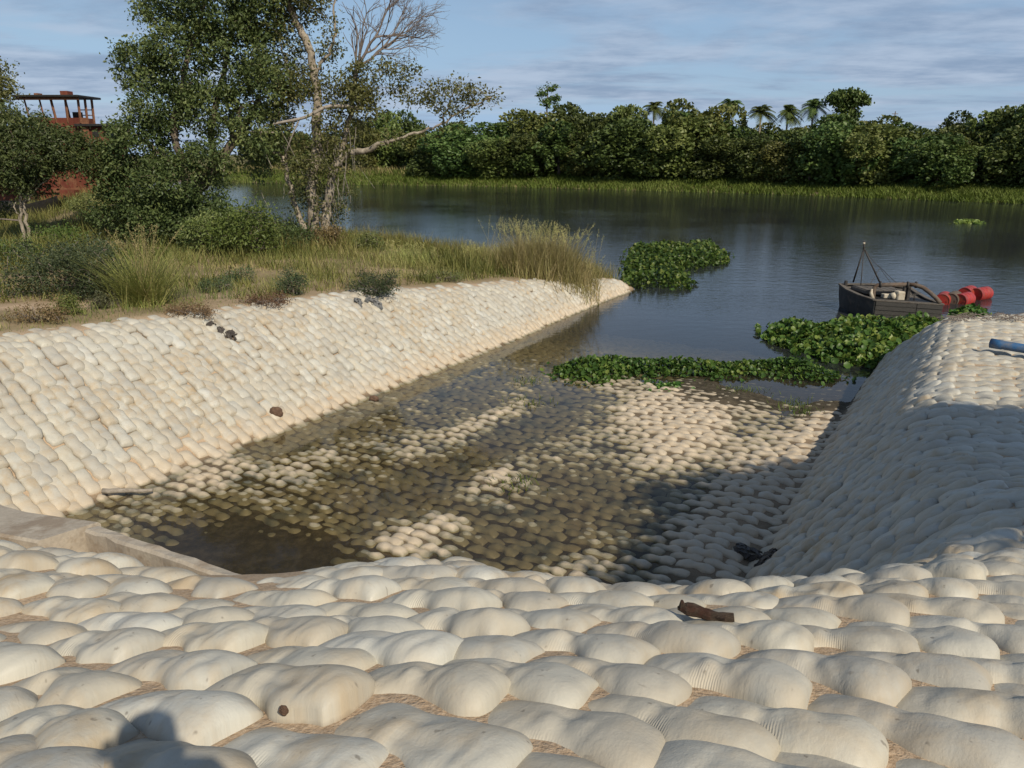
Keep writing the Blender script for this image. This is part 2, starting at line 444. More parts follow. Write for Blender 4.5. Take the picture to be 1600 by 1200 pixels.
def mat_water():
    t = NT('river_water'); P = t.pos()
    dep = t.attr('depth', 'Fac')
    murk = t.math('SUBTRACT', 1.0, t.math('POWER', 2.718, t.math('MULTIPLY', t.math('MAXIMUM', dep, 0.0), -2.6)))
    calm = t.rng(dep, 0.15, 1.2, 0.10, 1.0)
    sep = t.n('ShaderNodeSeparateXYZ'); t.set(sep.inputs[0], P)
    mp = t.n('ShaderNodeMapping'); t.set(mp.inputs[0], P); mp.inputs['Scale'].default_value = (0.9, 1.5, 1); mp.inputs['Rotation'].default_value = (0, 0, 0.12)
    gust = t.rng(t.noise(P, 0.035, 4, 0.6), 0.36, 0.62, 0.35, 1.2)
    w1 = t.noise(mp.outputs[0], 1.1, 4, 0.6); w2 = t.noise(mp.outputs[0], 4.2, 3, 0.6)
    h = t.math('ADD', t.math('MULTIPLY', w1, 1.0), t.math('MULTIPLY', w2, 0.4))
    nrm = t.bump(h, t.math('MULTIPLY', t.math('MULTIPLY', calm, gust), 0.22), 0.11)
    tr = t.n('ShaderNodeBsdfTransparent'); tr.inputs[0].default_value = (0.88, 0.83, 0.70, 1)
    df = t.n('ShaderNodeBsdfDiffuse'); df.inputs[0].default_value = (0.030, 0.033, 0.036, 1)
    mx = t.n('ShaderNodeMixShader'); t.set(mx.inputs[0], murk); t.set(mx.inputs[1], tr.outputs[0]); t.set(mx.inputs[2], df.outputs[0])
    gl = t.n('ShaderNodeBsdfGlossy'); gl.inputs['Roughness'].default_value = 0.035; t.set(gl.inputs['Normal'], nrm)
    lw = t.n('ShaderNodeLayerWeight'); t.set(lw.inputs['Normal'], nrm)     # Schlick's curve for water, alike from above and below
    fres = t.math('ADD', 0.02, t.math('MULTIPLY', t.math('POWER', lw.outputs['Facing'], 5.0), 0.98))
    mx2 = t.n('ShaderNodeMixShader'); t.set(mx2.inputs[0], fres); t.set(mx2.inputs[1], mx.outputs[0]); t.set(mx2.inputs[2], gl.outputs[0])
    return t.done(mx2)

def mat_leaf(name, dark, mid, light, trans=0.25, rough=0.5, spec=0.35):
    t = NT(name)
    r = t.attr('rnd', 'Fac')
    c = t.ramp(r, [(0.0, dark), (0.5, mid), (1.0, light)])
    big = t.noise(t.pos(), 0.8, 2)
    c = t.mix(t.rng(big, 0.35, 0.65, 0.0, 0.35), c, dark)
    hv = t.n('ShaderNodeHueSaturation'); t.set(hv.inputs['Color'], c)
    t.set(hv.inputs['Hue'], t.rng(t.orand(), 0, 1, 0.475, 0.525)); t.set(hv.inputs['Value'], t.rng(t.orand(), 0, 1, 0.75, 1.3))
    c = hv.outputs[0]
    p = t.principled(c, rough, None, spec=spec)
    tl = t.n('ShaderNodeBsdfTranslucent'); t.set(tl.inputs[0], c)
    mx = t.n('ShaderNodeMixShader'); mx.inputs[0].default_value = trans; t.set(mx.inputs[1], p.outputs[0]); t.set(mx.inputs[2], tl.outputs[0])
    return t.done(mx)

def mat_rough(name, c0, c1, scale=6.0, rough=0.8, bump=0.4, bd=0.02, stretch=(1, 1, 1), dirt=None, metal=0.0, spec=0.3):
    t = NT(name)
    mp = t.n('ShaderNodeMapping'); t.set(mp.inputs[0], t.pos()); mp.inputs['Scale'].default_value = stretch
    n1 = t.noise(mp.outputs[0], scale, 6, 0.65); n2 = t.noise(mp.outputs[0], scale * 7, 4, 0.6)
    c = t.mix(t.rng(n1, 0.32, 0.68), c0, c1)
    if dirt: c = t.mix(t.math('MULTIPLY', t.rng(t.noise(t.pos(), scale * 0.6, 5, 0.7), 0.5, 0.62), 0.8), c, dirt)
    c = t.mix(t.math('MULTIPLY', t.rng(n2, 0.4, 0.7), 0.3), c, tuple(x * 0.5 for x in c0))
    return t.done(t.principled(c, rough, t.bump(n2, bump, bd, t.bump(n1, bump, bd * 2)), metal, spec))

M_BAG = mat_bag(); M_EARTH = mat_ground(); M_WATER = mat_water()
M_LEAF_DARK = mat_leaf('leaf_dark', (0.042, 0.062, 0.02), (0.10, 0.128, 0.04), (0.205, 0.22, 0.075))
M_LEAF_YEL = mat_leaf('leaf_olive', (0.07, 0.092, 0.028), (0.15, 0.175, 0.054), (0.265, 0.275, 0.095))
M_LEAF_PALE = mat_leaf('leaf_pale', (0.07, 0.085, 0.04), (0.13, 0.145, 0.07), (0.21, 0.22, 0.12))
M_LEAF_FAR = mat_leaf('leaf_far', (0.042, 0.070, 0.018), (0.09, 0.132, 0.032), (0.165, 0.20, 0.055), 0.22)
M_LEAF_FARY = mat_leaf('leaf_far_olive', (0.065, 0.085, 0.02), (0.13, 0.155, 0.038), (0.21, 0.22, 0.065), 0.2)
M_LEAF_BUSH = mat_leaf('leaf_bush', (0.055, 0.09, 0.02), (0.115, 0.17, 0.036), (0.20, 0.25, 0.07))
M_LEAF_BLUE = mat_leaf('leaf_blue_green', (0.045, 0.07, 0.03), (0.08, 0.115, 0.05), (0.14, 0.18, 0.085))
M_LEAF_DRY = mat_leaf('leaf_dry', (0.09, 0.055, 0.03), (0.17, 0.11, 0.055), (0.27, 0.19, 0.10))
M_HYA = mat_leaf('water_hyacinth_leaf', (0.028, 0.068, 0.014), (0.085, 0.155, 0.028), (0.27, 0.31, 0.07), 0.3, 0.42, 0.3)
M_GRASS = mat_leaf('grass_blade', (0.09, 0.125, 0.03), (0.21, 0.215, 0.065), (0.44, 0.36, 0.17), 0.3, 0.6, 0.2)
M_STRAW = mat_leaf('tall_grass_blade', (0.14, 0.175, 0.045), (0.31, 0.31, 0.09), (0.50, 0.43, 0.21), 0.3, 0.55, 0.25)
M_MARSH = mat_leaf('marsh_grass', (0.07, 0.11, 0.018), (0.135, 0.19, 0.034), (0.21, 0.26, 0.07), 0.3, 0.6, 0.2)
M_BARK = mat_rough('bark', (0.10, 0.08, 0.06), (0.22, 0.18, 0.135), 9, 0.9, 0.6, 0.03, (1, 1, 0.35))
M_BARK_PALE = mat_rough('bark_pale', (0.24, 0.20, 0.15), (0.42, 0.37, 0.29), 7, 0.85, 0.5, 0.02, (1, 1, 0.4), (0.11, 0.09, 0.06))
M_DEAD = mat_rough('dead_wood', (0.22, 0.19, 0.155), (0.38, 0.34, 0.285), 8, 0.9, 0.4, 0.01)
M_TWIG = mat_rough('twig_bark', (0.13, 0.105, 0.09), (0.24, 0.20, 0.17), 8, 0.9, 0.2, 0.01)

def hit(px, py, lift=0.0):
    """walk down the sight line until it meets the ground"""
    d = ray(px, py); t = np.linspace(1.2, 70, 5000); p = CAM + d * t[:, None]
    g = ground_z(p[:, 0], p[:, 1]) + lift; i = int(np.argmax(p[:, 2] < g)); return p[i]
# ------------------------------------------------------------------ ground sheet and water
def lines(segs):
    out = [segs[0][0]]
    for a, b, st in segs:
        n = max(1, int(round((b - a) / st))); out += list(np.linspace(a, b, n + 1)[1:])
    return np.array(out)
def rect_grid(S, W):
    s, w = np.meshgrid(S, W, indexing='ij'); ns, nw = s.shape
    i = np.arange(ns - 1)[:, None] * nw; j = np.arange(nw - 1)[None]
    q = np.stack([i + j, i + nw + j, i + nw + j + 1, i + j + 1], -1).reshape(-1, 4)
    return s.ravel(), w.ravel(), q

S = lines([(-3000, -300, 450), (-300, -40, 20), (-40, -4, 3), (-4, 0, 0.5), (0, 5.5, 0.09), (5.5, 24, 0.16), (24, 38, 0.3), (38, 60, 1.0), (60, 260, 4.0), (260, 500, 20), (500, 4000, 350)])
W = lines([(-3000, -400, 400), (-400, -90, 20), (-90, -20, 4), (-20, -8, 0.8), (-8, 10, 0.10), (10, 19, 0.16), (19, 46, 0.6), (46, 250, 4.0), (250, 500, 20), (500, 4000, 350)])
gs, gw, gq = rect_grid(S, W)
gx, gy = xy(gs, gw)
gz = height(gs, gw)
fpit = pit(gs, gw); gland = land(gx, gy)
shore_d = sdf(gx, gy, SHORE); far_d = sdf(gx, gy, FAR)
on_far = far_d > 0
left_land = (gw > W_L) & (fpit > gland + 0.25) & (shore_d > -0.5)
head_left = (gw > 5.5) & (gs < 2.6)
grassy = np.where(on_far, 1.0, np.where(left_land, np.clip(0.45 + 1.6 * (fbm(gx * 0.5, gy * 0.5) - 0.42), 0.0, 1), 0.0))
def path_mask(x, y):
    a = at_z(-30, 482, 2.4)[:2]; b = at_z(170, 470, 2.35)[:2]
    e = b - a; t = np.clip(((x - a[0]) * e[0] + (y - a[1]) * e[1]) / (e @ e), 0, 1)
    d = np.hypot(x - a[0] - t * e[0], y - a[1] - t * e[1])
    return np.clip(1.5 - d / 0.5, 0, 1)
pm = path_mask(gx, gy)
grassy = grassy * (1 - pm)
crest_strip = np.clip(1.2 - np.abs(fpit - gland - 0.2) / 0.5, 0, 1) * (gw > W_L)
sandy = np.where(on_far, 0.0, np.where(left_land, np.clip(0.25 + 1.5 * (fbm(gx * 0.8 + 9, gy * 0.8) - 0.5), 0, 1), 1.0))
sandy = np.maximum(np.maximum(sandy, pm), crest_strip * 0.8)
mud = np.clip((0.16 - gz) / 0.18, 0, 1) * (~on_far)
sand_lift = np.where((gz > 0.4) & (shore_d > 0), np.where((gs < 4.4) & (fpit > gland - .1), 0.036, np.where(fpit < gland, -0.03, 0.03)) + 0.03 * (fbm(gx * 3, gy * 3) - 0.5), 0.0)
gz2 = gz + sand_lift + 0.0 * mudmask(gx, gy) * (gz < 0.3) + 0.075 * siltmask(gx, gy) * (gz < 0.3) + np.where(left_land & (gz > 0.5), 0.16 * (fbm(gx * 0.9, gy * 0.9, 4) - 0.45), 0)
ground = link('ground', mk_mesh('ground', np.c_[gx, gy, gz2], [gq], [M_EARTH], True, {'gmask': np.c_[sandy, mud, grassy]}))
tag(ground, kind='structure')

S2 = lines([(-3000, -300, 450), (-300, 4, 38), (4, 24, 0.22), (24, 40, 0.5), (40, 80, 8), (80, 500, 60), (500, 4000, 500)])
W2 = lines([(-3000, -300, 450), (-300, -12, 36), (-12, 1, 0.6), (1, 15, 0.22), (15, 40, 3), (40, 500, 46), (500, 4000, 500)])
ws_, ww_, wq = rect_grid(S2, W2)
wx, wy = xy(ws_, ww_)
wdepth = -height(ws_, ww_)
water = link('river', mk_mesh('river', np.c_[wx, wy, np.zeros_like(wx)], [wq], [M_WATER], True, {'depth': np.clip(wdepth, 0, 5)}))
tag(water, kind='structure')

# ------------------------------------------------------------------ sandbag revetments
BL, BW_SLOPE, BW_HEAD = 0.60, 0.215, 0.236                                  # pitch along and across the bags
def bag_mesh_data(na, nb, seed, style):
    """style: head (draped, overlapping), slope (flat, tightly packed), floor (waisted, apart)"""
    hgt, cov_w, cov_l, wst, pw, pl, tilt, skirt = {'head': (.088, 1.48, 1.10, .33, 2.3, 5.0, .026, .06), 'slope': (.084, 1.34, 1.07, .16, 2.6, 5.0, .016, .05), 'floor': (.088, 1.02, .97, .36, 2.2, 3.0, .006, .05)}[style]
    BW = BW_HEAD if style == 'head' else BW_SLOPE
    r = np.random.default_rng(seed)
    ua = np.linspace(-1, 1, na); ub = np.linspace(-1, 1, nb)
    ua = np.sign(ua) * (1 - (1 - np.abs(ua)) ** 1.35); ub = np.sign(ub) * (1 - (1 - np.abs(ub)) ** 1.4)
    a, b = np.meshgrid(ua, ub, indexing='ij')
    w0 = r.uniform(-0.10, 0.10)
    waist = np.exp(-((a - w0) / 0.30) ** 2)
    near = np.where(b < 0, 1.0, 0.35) if style == 'head' else np.where(b < 0, 1.0, 0.7)
    side = np.where(b < 0, 1.05 - 0.12 * a, 0.92) if style == 'head' else 1.0
    half_w = side * 0.5 * (BW * cov_w) * (1 - wst * r.uniform(.75, 1.2) * waist * near) * (1 - (np.where(a > 0, .20, .04) if style == 'head' else .16 if style == 'slope' else .28) * np.abs(a) ** 5)
    x = a * 0.5 * BL * cov_l * (1 - 0.05 * np.abs(b) ** 3)
    y = b * half_w
    amp = {'head': (.90, .13, .10), 'slope': (.70, .30, .26), 'floor': (.60, .42, .36)}[style]
    lob = amp[0] + amp[1] * np.exp(-((a - 0.50) / 0.36) ** 2) * r.uniform(0.7, 1.15) + amp[2] * np.exp(-((a + 0.46) / 0.36) ** 2) * r.uniform(0.7, 1.2)
    bs = b + 0.16 * (1 - b * b) if style == 'head' else b                                  # the near face is the steeper one
    prof = np.clip(1 - np.abs(bs) ** pw, 0, 1) ** (0.62 if style == 'head' else .55) * np.clip(1 - np.abs(a) ** (np.where(a > 0, 7.0, 3.4) if style == 'head' else pl), 0, 1) ** 0.5
    z = hgt * prof * lob * (1 + (0.14 * a if style == 'head' else 0))
    z -= hgt * (0.17 if style == 'head' else .14) * np.exp(-((a - w0) / 0.11) ** 2 - ((b - 0.15) / 0.30) ** 2)          # dimple where the bag is tied
    if style == 'head':
        z -= hgt * 0.13 * np.exp(-((a - w0 + 0.03) / 0.08) ** 2 - ((b + 0.45) / 0.38) ** 2)
        z += hgt * 0.12 * np.exp(-((a - w0 + 0.19) / 0.10) ** 2 - ((b + 0.45) / 0.40) ** 2)
    for k in range(7):                                                                        # lumps and soft folds of the filling
        ca, cb = r.uniform(-.85, .85), r.uniform(-.8, .7)
        z += prof * hgt * r.uniform(-.17, .17) * np.exp(-((a - ca) / r.uniform(.10, .35)) ** 2 - ((b - cb) / r.uniform(.15, .5)) ** 2)
    for k in range(6):
        ca = r.uniform(-.85, .85); sl = r.uniform(-.4, .4)
        z -= prof * hgt * r.uniform(.04, .11) * np.exp(-((a - ca - sl * b) / 0.05) ** 2) * np.clip(0.3 - b, 0, 1)
    wv = BW * .04
    x = x + wv * np.sin(b * 2.3 + seed); y = y + wv * np.sin(a * 3.1 + seed * 1.7)
    y = y + 0.012 * np.sin(a * 9 + seed * 3.3) * np.abs(b) ** 3
    edge = (np.abs(a) > .999) | (np.abs(b) > .999)
    z = z + tilt * a                                                                          # the uphill end rides over its neighbour
    z = np.where(edge, z - skirt, z)
    V = np.c_[x.ravel(), y.ravel(), z.ravel()]
    i = np.arange(na - 1)[:, None] * nb; j = np.arange(nb - 1)[None]
    q = np.stack([i + j, i + nb + j, i + nb + j + 1, i + j + 1], -1).reshape(-1, 4)
    return V, q
NV = 12
BAG_HI = {st: [bag_mesh_data(44, 24, 100 + k, st) for k in range(NV)] for st in ('head', 'slope', 'floor')}
BAG_MD = {st: [bag_mesh_data(15, 11, 100 + k, st) for k in range(NV)] for st in ('head', 'slope', 'floor')}
BAG_LO = {st: [bag_mesh_data(11, 7, 100 + k, st) for k in range(NV)] for st in ('head', 'slope', 'floor')}
def bag_mesh(lod, k):
    V, q = lod[k]
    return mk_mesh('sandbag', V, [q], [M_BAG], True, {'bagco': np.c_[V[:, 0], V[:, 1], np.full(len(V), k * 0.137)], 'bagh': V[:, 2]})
ME_HI = {st: [bag_mesh(BAG_HI[st], k) for k in range(NV)] for st in BAG_HI}
ME_MD = {st: [bag_mesh(BAG_MD[st], k) for k in range(NV)] for st in BAG_MD}

def sd_right_end(s, w):
    x, y = xy(s, w); return sdf(x, y, SHORE)
bags = []     # s, w
row = 0
fine_w = np.arange(-9.0, 19.5, 0.02)
for s in np.r_[np.arange(-0.9, 5.0, BW_HEAD), np.arange(5.0, 33.5, BW_SLOPE)]:
    srow = s + 0.05 * np.sin(row * 1.3)
    h = height(np.full_like(fine_w, srow), fine_w)
    arc = np.concatenate([[0], np.cumsum(np.hypot(np.diff(fine_w), np.diff(h)))])
    if s < 4.9: arc = fine_w - fine_w[0]          # the top of the slope is nearly level: the courses keep their bond
    tgt = np.arange((row % 2) * BL / 2 + 0.05 * math.sin(row * 2.1), arc[-1], BL)
    for w in np.interp(tgt, arc, fine_w): bags.append((srow + rng.normal(0, 0.012) + (0.05 if s < 5 else 0.10) * (float(fbm(np.array(w * .55), np.array(s * .35), 2)) - .37), w + rng.normal(0, 0.018)))
    row += 1
# the head of the ramp drops along s, so give the steep part extra rows in between
bags = np.array(bags)
s, w = bags[:, 0], bags[:, 1]
e = 0.14
h0 = height(s, w); hs = (height(s + e, w) - height(s - e, w)) / (2 * e); hw = (height(s, w + e) - height(s, w - e)) / (2 * e)
bx, by = xy(s, w)
P_, L_ = pit(s, w), land(bx, by)
sd_ = sdf(bx, by, SHORE)
ppx, ppy, pdep = to_px(np.c_[bx, by, h0])
marg = 3.0 / np.clip(pdep, .3, None) * F_PX      # three metres to each side of what the picture shows
view = (pdep > 0.3) & (ppx > -marg) & (ppx < 1600 + marg) & (ppy < 1200 + marg * .6) & (ppy > 200)
crest_noise = 0.35 * (fbm(s * 0.45, w * 0.0 + 3.3, 3) - 0.42)
keep = view & (h0 > -0.6) & (sd_ > 0.05) & ~((w > W_L - 0.5) & (P_ > L_ + 0.30 + crest_noise))
keep &= ~((w > W_L) & (s > 31.9))
keep &= ~((w > 5.40) & (w < 12.5) & (s > 2.36 - 0.115 * (w - 5.7)) & (s < 5.0) & (h0 > 1.0)) & ~((w > 3.5) & (w < 5.5) & (s > 2.7) & (s < 5.0) & (h0 > 1.0))          # the concrete slab
keep &= ~((w > 3.6) & (np.abs(s - 2.80) < 0.17) & (w < 5.8))                       # the concrete kerb
keep &= ~((w < -1.2) & (s > 15.5) & (fbm(s * 0.9, w * 0.9) < 0.30))
mm = mudmask(bx, by) * (h0 < 0.3)
region = np.where((P_ < 0.16) & (h0 < 0.2) & (w > W_R - 0.15) & (w < W_L + 0.15), 'floor', np.where((w > W_L - 0.1) & (s > 4.0), 'left', np.where((s > 5.2) & (w < 4.0), 'right', 'head')))

def make_revetment(reg, name, label, cat):
    root = empty(name, (0, 0, 0), label, cat)
    ids = np.where(keep & (region == reg))[0]
    # facing the camera and inside the frame: the ones that can be picked apart
    nrm = np.c_[-hs[ids][:, None] * D + -hw[ids][:, None] * N, np.ones(len(ids))]
    c = np.c_[bx[ids], by[ids], h0[ids]]
    vis = ((CAM - c) * nrm).sum(1) > 0
    inside = (ppx[ids] > -20) & (ppx[ids] < 1620) & (ppy[ids] < 1230)
    size = np.where(vis & inside, 1.0 / pdep[ids], 1e-3 / pdep[ids])
    order = ids[np.argsort(-size)]
    stuffV, stuffQ, stuffA, stuffH, nv = [], [], [], [], 0
    hi = reg in ('head', 'right')
    for rank, i in enumerate(order):
        ts = np.array([D[0], D[1], hs[i]]); tw = np.array([N[0], N[1], hw[i]])
        nz = np.cross(tw, -ts); nz = np.cross(ts, tw); nz /= np.linalg.norm(nz)
        if nz[2] < 0: nz = -nz
        ax = tw / np.linalg.norm(tw); ay = np.cross(nz, ax)
        ssc = min(1.5, math.sqrt(1 + hs[i] ** 2))
        yaw = rng.normal(0, 0.045)
        ax, ay = ax * math.cos(yaw) + ay * math.sin(yaw), -ax * math.sin(yaw) + ay * math.cos(yaw)
        if ay @ ts < 0: ax, ay = -ax, -ay
        k = int(rng.integers(NV)); st = 'floor' if reg == 'floor' else 'head' if s[i] < 4.95 else 'slope'
        zsc = rng.uniform(0.82, 1.18)
        sx, sy = rng.uniform(0.95, 1.06), rng.uniform(0.95, 1.06) * ssc
        Rm = np.c_[ax, ay, np.cross(ax, ay)]
        loc = np.array([bx[i], by[i], h0[i]]) + nz * (rng.normal(0, 0.011) + (0.0 if reg != 'floor' else -0.008)) - np.array([0, 0, 0.14 * mm[i]])
        if rank < 300:
            o = link('sandbag', (ME_HI if pdep[i] < 7.0 else ME_MD)[st][k], root)
            M = Matrix(((Rm[0, 0] * sx, Rm[0, 1] * sy, Rm[0, 2] * zsc, loc[0]), (Rm[1, 0] * sx, Rm[1, 1] * sy, Rm[1, 2] * zsc, loc[1]), (Rm[2, 0] * sx, Rm[2, 1] * sy, Rm[2, 2] * zsc, loc[2]), (0, 0, 0, 1)))
            o.matrix_world = M
        else:
            V, q = (BAG_MD if pdep[i] < 16 else BAG_LO)[st][k]
            Vt = (V * np.array([sx, sy, zsc])) @ Rm.T + loc
            stuffV.append(Vt); stuffQ.append(q + nv); nv += len(V)
            stuffA.append(np.c_[V[:, 0], V[:, 1], np.full(len(V), rng.random())]); stuffH.append(V[:, 2])
    if stuffV:
        o = link('smaller_sandbags', mk_mesh('smaller_sandbags', np.vstack(stuffV), [np.vstack(stuffQ)], [M_BAG], True, {'bagco': np.vstack(stuffA), 'bagh': np.concatenate(stuffH)}), root)
        o['kind'] = 'stuff'
    return root
make_revetment('head', 'sandbag_slope', 'big cream sandbags laid like scales along the near edge, tan sand in the gaps', 'sandbag slope')
make_revetment('right', 'sandbag_slope', 'shaded grey-white sandbag bank with a rounded top and a blue pipe lying on it', 'sandbag slope')
make_revetment('left', 'sandbag_slope', 'long sunlit cream sandbag bank below the trees, tapering to a point in the river', 'sandbag slope')
make_revetment('floor', 'sandbag_ramp', 'flat ramp of algae-stained sandbags half drowned in shallow brown water', 'sandbag ramp')

# ------------------------------------------------------------------ concrete slab and kerb
M_CONC = mat_rough('concrete', (0.36, 0.31, 0.245), (0.46, 0.41, 0.33), 5, 0.9, 0.35, 0.01, (1, 1, 1), (0.27, 0.21, 0.15))
def frame_rot(): return np.c_[np.r_[N, 0], np.r_[-D, 0], [0, 0, 1]]
root = empty('concrete_apron', (*xy(2.7, 6), 3.1), 'pale concrete apron with a low kerb wall, at the left edge of the near slope', 'concrete apron')
def sloped_prism(pts_top, thick, nx=14):
    """strip between two top edges given as lists of points, with depth below"""
    A, B = (np.array([np.array(e[0]) + (np.array(e[1]) - np.array(e[0])) * t for t in np.linspace(0, 1, nx)]) for e in pts_top)
    jit = rng.normal(0, 0.006, (nx, 3)); A = A + jit; B = B + rng.normal(0, 0.006, (nx, 3))
    dn = np.array([0, 0, thick]); bev = 0.02
    inA = A + (B - A) / np.linalg.norm(B - A, axis=1)[:, None] * bev; inB = B + (A - B) / np.linalg.norm(B - A, axis=1)[:, None] * bev
    ring = [A - dn, A - [0, 0, bev], inA, inB, B - [0, 0, bev], B - dn]
    V = np.vstack(ring); m = len(ring); q = []
    for r_ in range(m):
        for i in range(nx - 1):
            a = r_ * nx + i; b = ((r_ + 1) % m) * nx + i; q.append((a, b, b + 1, a + 1))
    caps = [[r_ * nx for r_ in range(m)][::-1], [r_ * nx + nx - 1 for r_ in range(m)]]
    return V, q, caps
def strip_obj(name, edges, thick, parent):
    V, q, caps = sloped_prism(edges, thick)
    return link(name, mk_mesh(name, V, [np.array(q), np.array(caps)], [M_CONC], False), parent)
def P3(s, w, z): x, y = xy(s, w); return (x - root.location[0], y - root.location[1], z - root.location[2])
strip_obj('slab', [(P3(2.44, 5.66, 3.23), P3(1.7, 11.5, 2.76)), (P3(2.90, 5.62, 3.19), P3(2.3, 11.5, 2.68))], 0.30, root)
strip_obj('kerb', [(P3(2.76, 5.60, 3.20), P3(2.72, 3.75, 3.36)), (P3(2.87, 5.60, 3.19), P3(2.83, 3.75, 3.35))], 0.5, root)

# ------------------------------------------------------------------ plants
def unit(v): return v / (np.linalg.norm(v, axis=-1, keepdims=True) + 1e-9)
def leaf_arrays(C, size, r, up=0.35, aspect=0.55, out=None):
    """diamond leaves folded along the midrib; C centres, size per leaf"""
    n = len(C); size = np.broadcast_to(size, (n,))
    d = unit(r.normal(size=(n, 3)) + (out * 0.9 if out is not None else 0) + np.array([0, 0, -0.15]))
    nr = unit(r.normal(size=(n, 3)) + np.array([0, 0, up * 3]))
    sd_v = unit(np.cross(d, nr)); nr = np.cross(sd_v, d)
    L = size[:, None]; Wd = L * aspect
    base = C - d * L * 0.5; tip = C + d * L * 0.5 - nr * L * 0.06
    l = C + sd_v * Wd * 0.5 + nr * L * 0.08; rr = C - sd_v * Wd * 0.5 + nr * L * 0.08
    V = np.stack([base, rr, tip, l], 1).reshape(-1, 3)
    i = np.arange(n)[:, None] * 4
    return V, np.concatenate([i + [0, 1, 2], i + [0, 2, 3]], 1).reshape(-1, 3)
class Tree:
    def __init__(self, seed):
        self.r = np.random.default_rng(seed); self.limbs = MB(); self.pts = []; self.rad = []
        self.lc = []; self.lo = []; self.ls = []; self.lr = []; self.twigs = MB(); self.mesh_limbs = []
    def limb(self, P, r0, r1, n=10, wob=0.04, sub=5):
        P = np.asarray(P, float); m = len(P)
        t = np.linspace(0, m - 1, (m - 1) * sub + 1)
        Q = np.stack([np.interp(t, np.arange(m), P[:, k]) for k in range(3)], 1)
        for _ in range(3): Q[1:-1] = (Q[:-2] + 2 * Q[1:-1] + Q[2:]) / 4
        Q[1:-1] += self.r.normal(0, wob, Q[1:-1].shape)
        rr = np.linspace(r0, r1, len(Q))
        self.limbs.tube(Q, rr * (1 + self.r.normal(0, 0.05, len(Q))), n)
        self.pts += list(Q); self.rad += list(rr); return Q
    def connect(self, c, r_end=0.008, n=5):
        A = np.array(self.pts); d = np.linalg.norm(A - c, axis=1) + 0.6 * np.clip(A[:, 2] - c[2], 0, None)
        i = int(np.argmin(d)); p = A[i]; L = np.linalg.norm(c - p)
        if L < 0.15: return p
        mid = (p + c) / 2 + self.r.normal(0, 0.10 * L, 3) + [0, 0, 0.08 * L]
        t = np.linspace(0, 1, 5)[:, None]; Q = (1 - t) ** 2 * p + 2 * t * (1 - t) * mid + t * t * c
        r0 = min(self.rad[i] * 0.6, 0.012 + 0.016 * L)
        rr = np.linspace(r0, r_end, 5); self.twigs.tube(Q, rr, n, False)
        self.pts += list(Q[1:]); self.rad += list(rr[1:]); return p
    def blob(self, c, rad, n_clumps, n_leaf, size, spread, tone=0.5, shell=0.55):
        c = np.asarray(c, float); rad = np.asarray(rad, float)
        u = unit(self.r.normal(size=(n_clumps, 3))); q = self.r.random(n_clumps) ** (1 / 3.0) * (1 - shell) + shell * self.r.random(n_clumps) ** 0.25
        C = c + u * rad * np.clip(q, 0, 1)[:, None]
        root_ = np.array(self.pts[0]); C = C[np.argsort(np.linalg.norm(C - root_, axis=1))]
        for cc in C:
            p = self.connect(cc)
            k = int(n_leaf * self.r.uniform(0.5, 1.4))
            ofs = self.r.normal(size=(k, 3)) * spread * np.array([1, 1, 0.75])
            self.lc.append(cc + ofs); self.lo.append(unit(ofs + (cc - c) * 0.3)); self.ls.append(self.r.uniform(0.5, 1.4, k) * size)
            self.lr.append(np.clip(tone + self.r.normal(0, 0.11, k) + self.r.normal(0, 0.17), 0, 1))
    def foliage(self, name, root, leaf_mat, twig_mat, aspect=0.55, up=0.35):
        C = np.vstack(self.lc); V, T3 = leaf_arrays(C, np.concatenate(self.ls), self.r, up, aspect, np.vstack(self.lo))
        rn = np.repeat(np.concatenate(self.lr), 4); F = [T3]; mi = np.zeros(len(T3), int)
        if self.twigs.v:
            tv = np.vstack(self.twigs.v); tq = np.vstack(self.twigs.q) + len(V); V = np.vstack([V, tv]); rn = np.r_[rn, np.full(len(tv), .5)]
            F.append(tq); mi = np.r_[mi, np.ones(len(tq), int)]
        return link(name, mk_mesh(name, V, F, [leaf_mat, twig_mat], False, {'rnd': rn}, mi), root)
    def finish(self, root, leaf_mat, bark, twig_mat=None, aspect=0.55, up=0.35):
        o1 = self.limbs.build('trunk', bark, root, True)
        if self.lc: self.foliage('crown', root, leaf_mat, twig_mat or bark, aspect, up)
        return root
def px_blob(px, py, rx, ry, y, ky=1.0):
    c = at_y(px, py, y); k = y / (ray(px, py)[1]) / F_PX
    return c, np.array([rx * k, (rx + ry) * 0.5 * k * ky, ry * k])

# --- the big dark tree behind the left bank
YA = 33.0
def base_at(px, y): x = at_y(px, 370, y)[0]; return np.array([x, y, float(ground_z(x, y)) - 0.1])
bA = base_at(290, YA)
T = Tree(11)
pA = lambda px, py, dy=0.0: at_y(px, py, YA + dy)
T.limb([bA, pA(296, 330), pA(312, 292), pA(335, 262, .3), pA(362, 225, .4), pA(385, 195, .6), pA(405, 150, .8)], 0.33, 0.10, 12)
T.limb([pA(300, 325), pA(285, 270, -.5), pA(270, 200, -.6), pA(285, 110, -.3), pA(315, 30, 0), pA(330, -50, 0)], 0.2, 0.05)
T.limb([pA(335, 262, .3), pA(330, 200, .8), pA(345, 130, 1), pA(360, 50, .8), pA(370, -40, .5)], 0.16, 0.05)
T.limb([pA(362, 225, .4), pA(372, 170, .2), pA(395, 158, 0), pA(425, 150, 0)], 0.10, 0.04)
T.limb([pA(285, 270, -.5), pA(245, 235, -1), pA(210, 210, -1)], 0.12, 0.04)
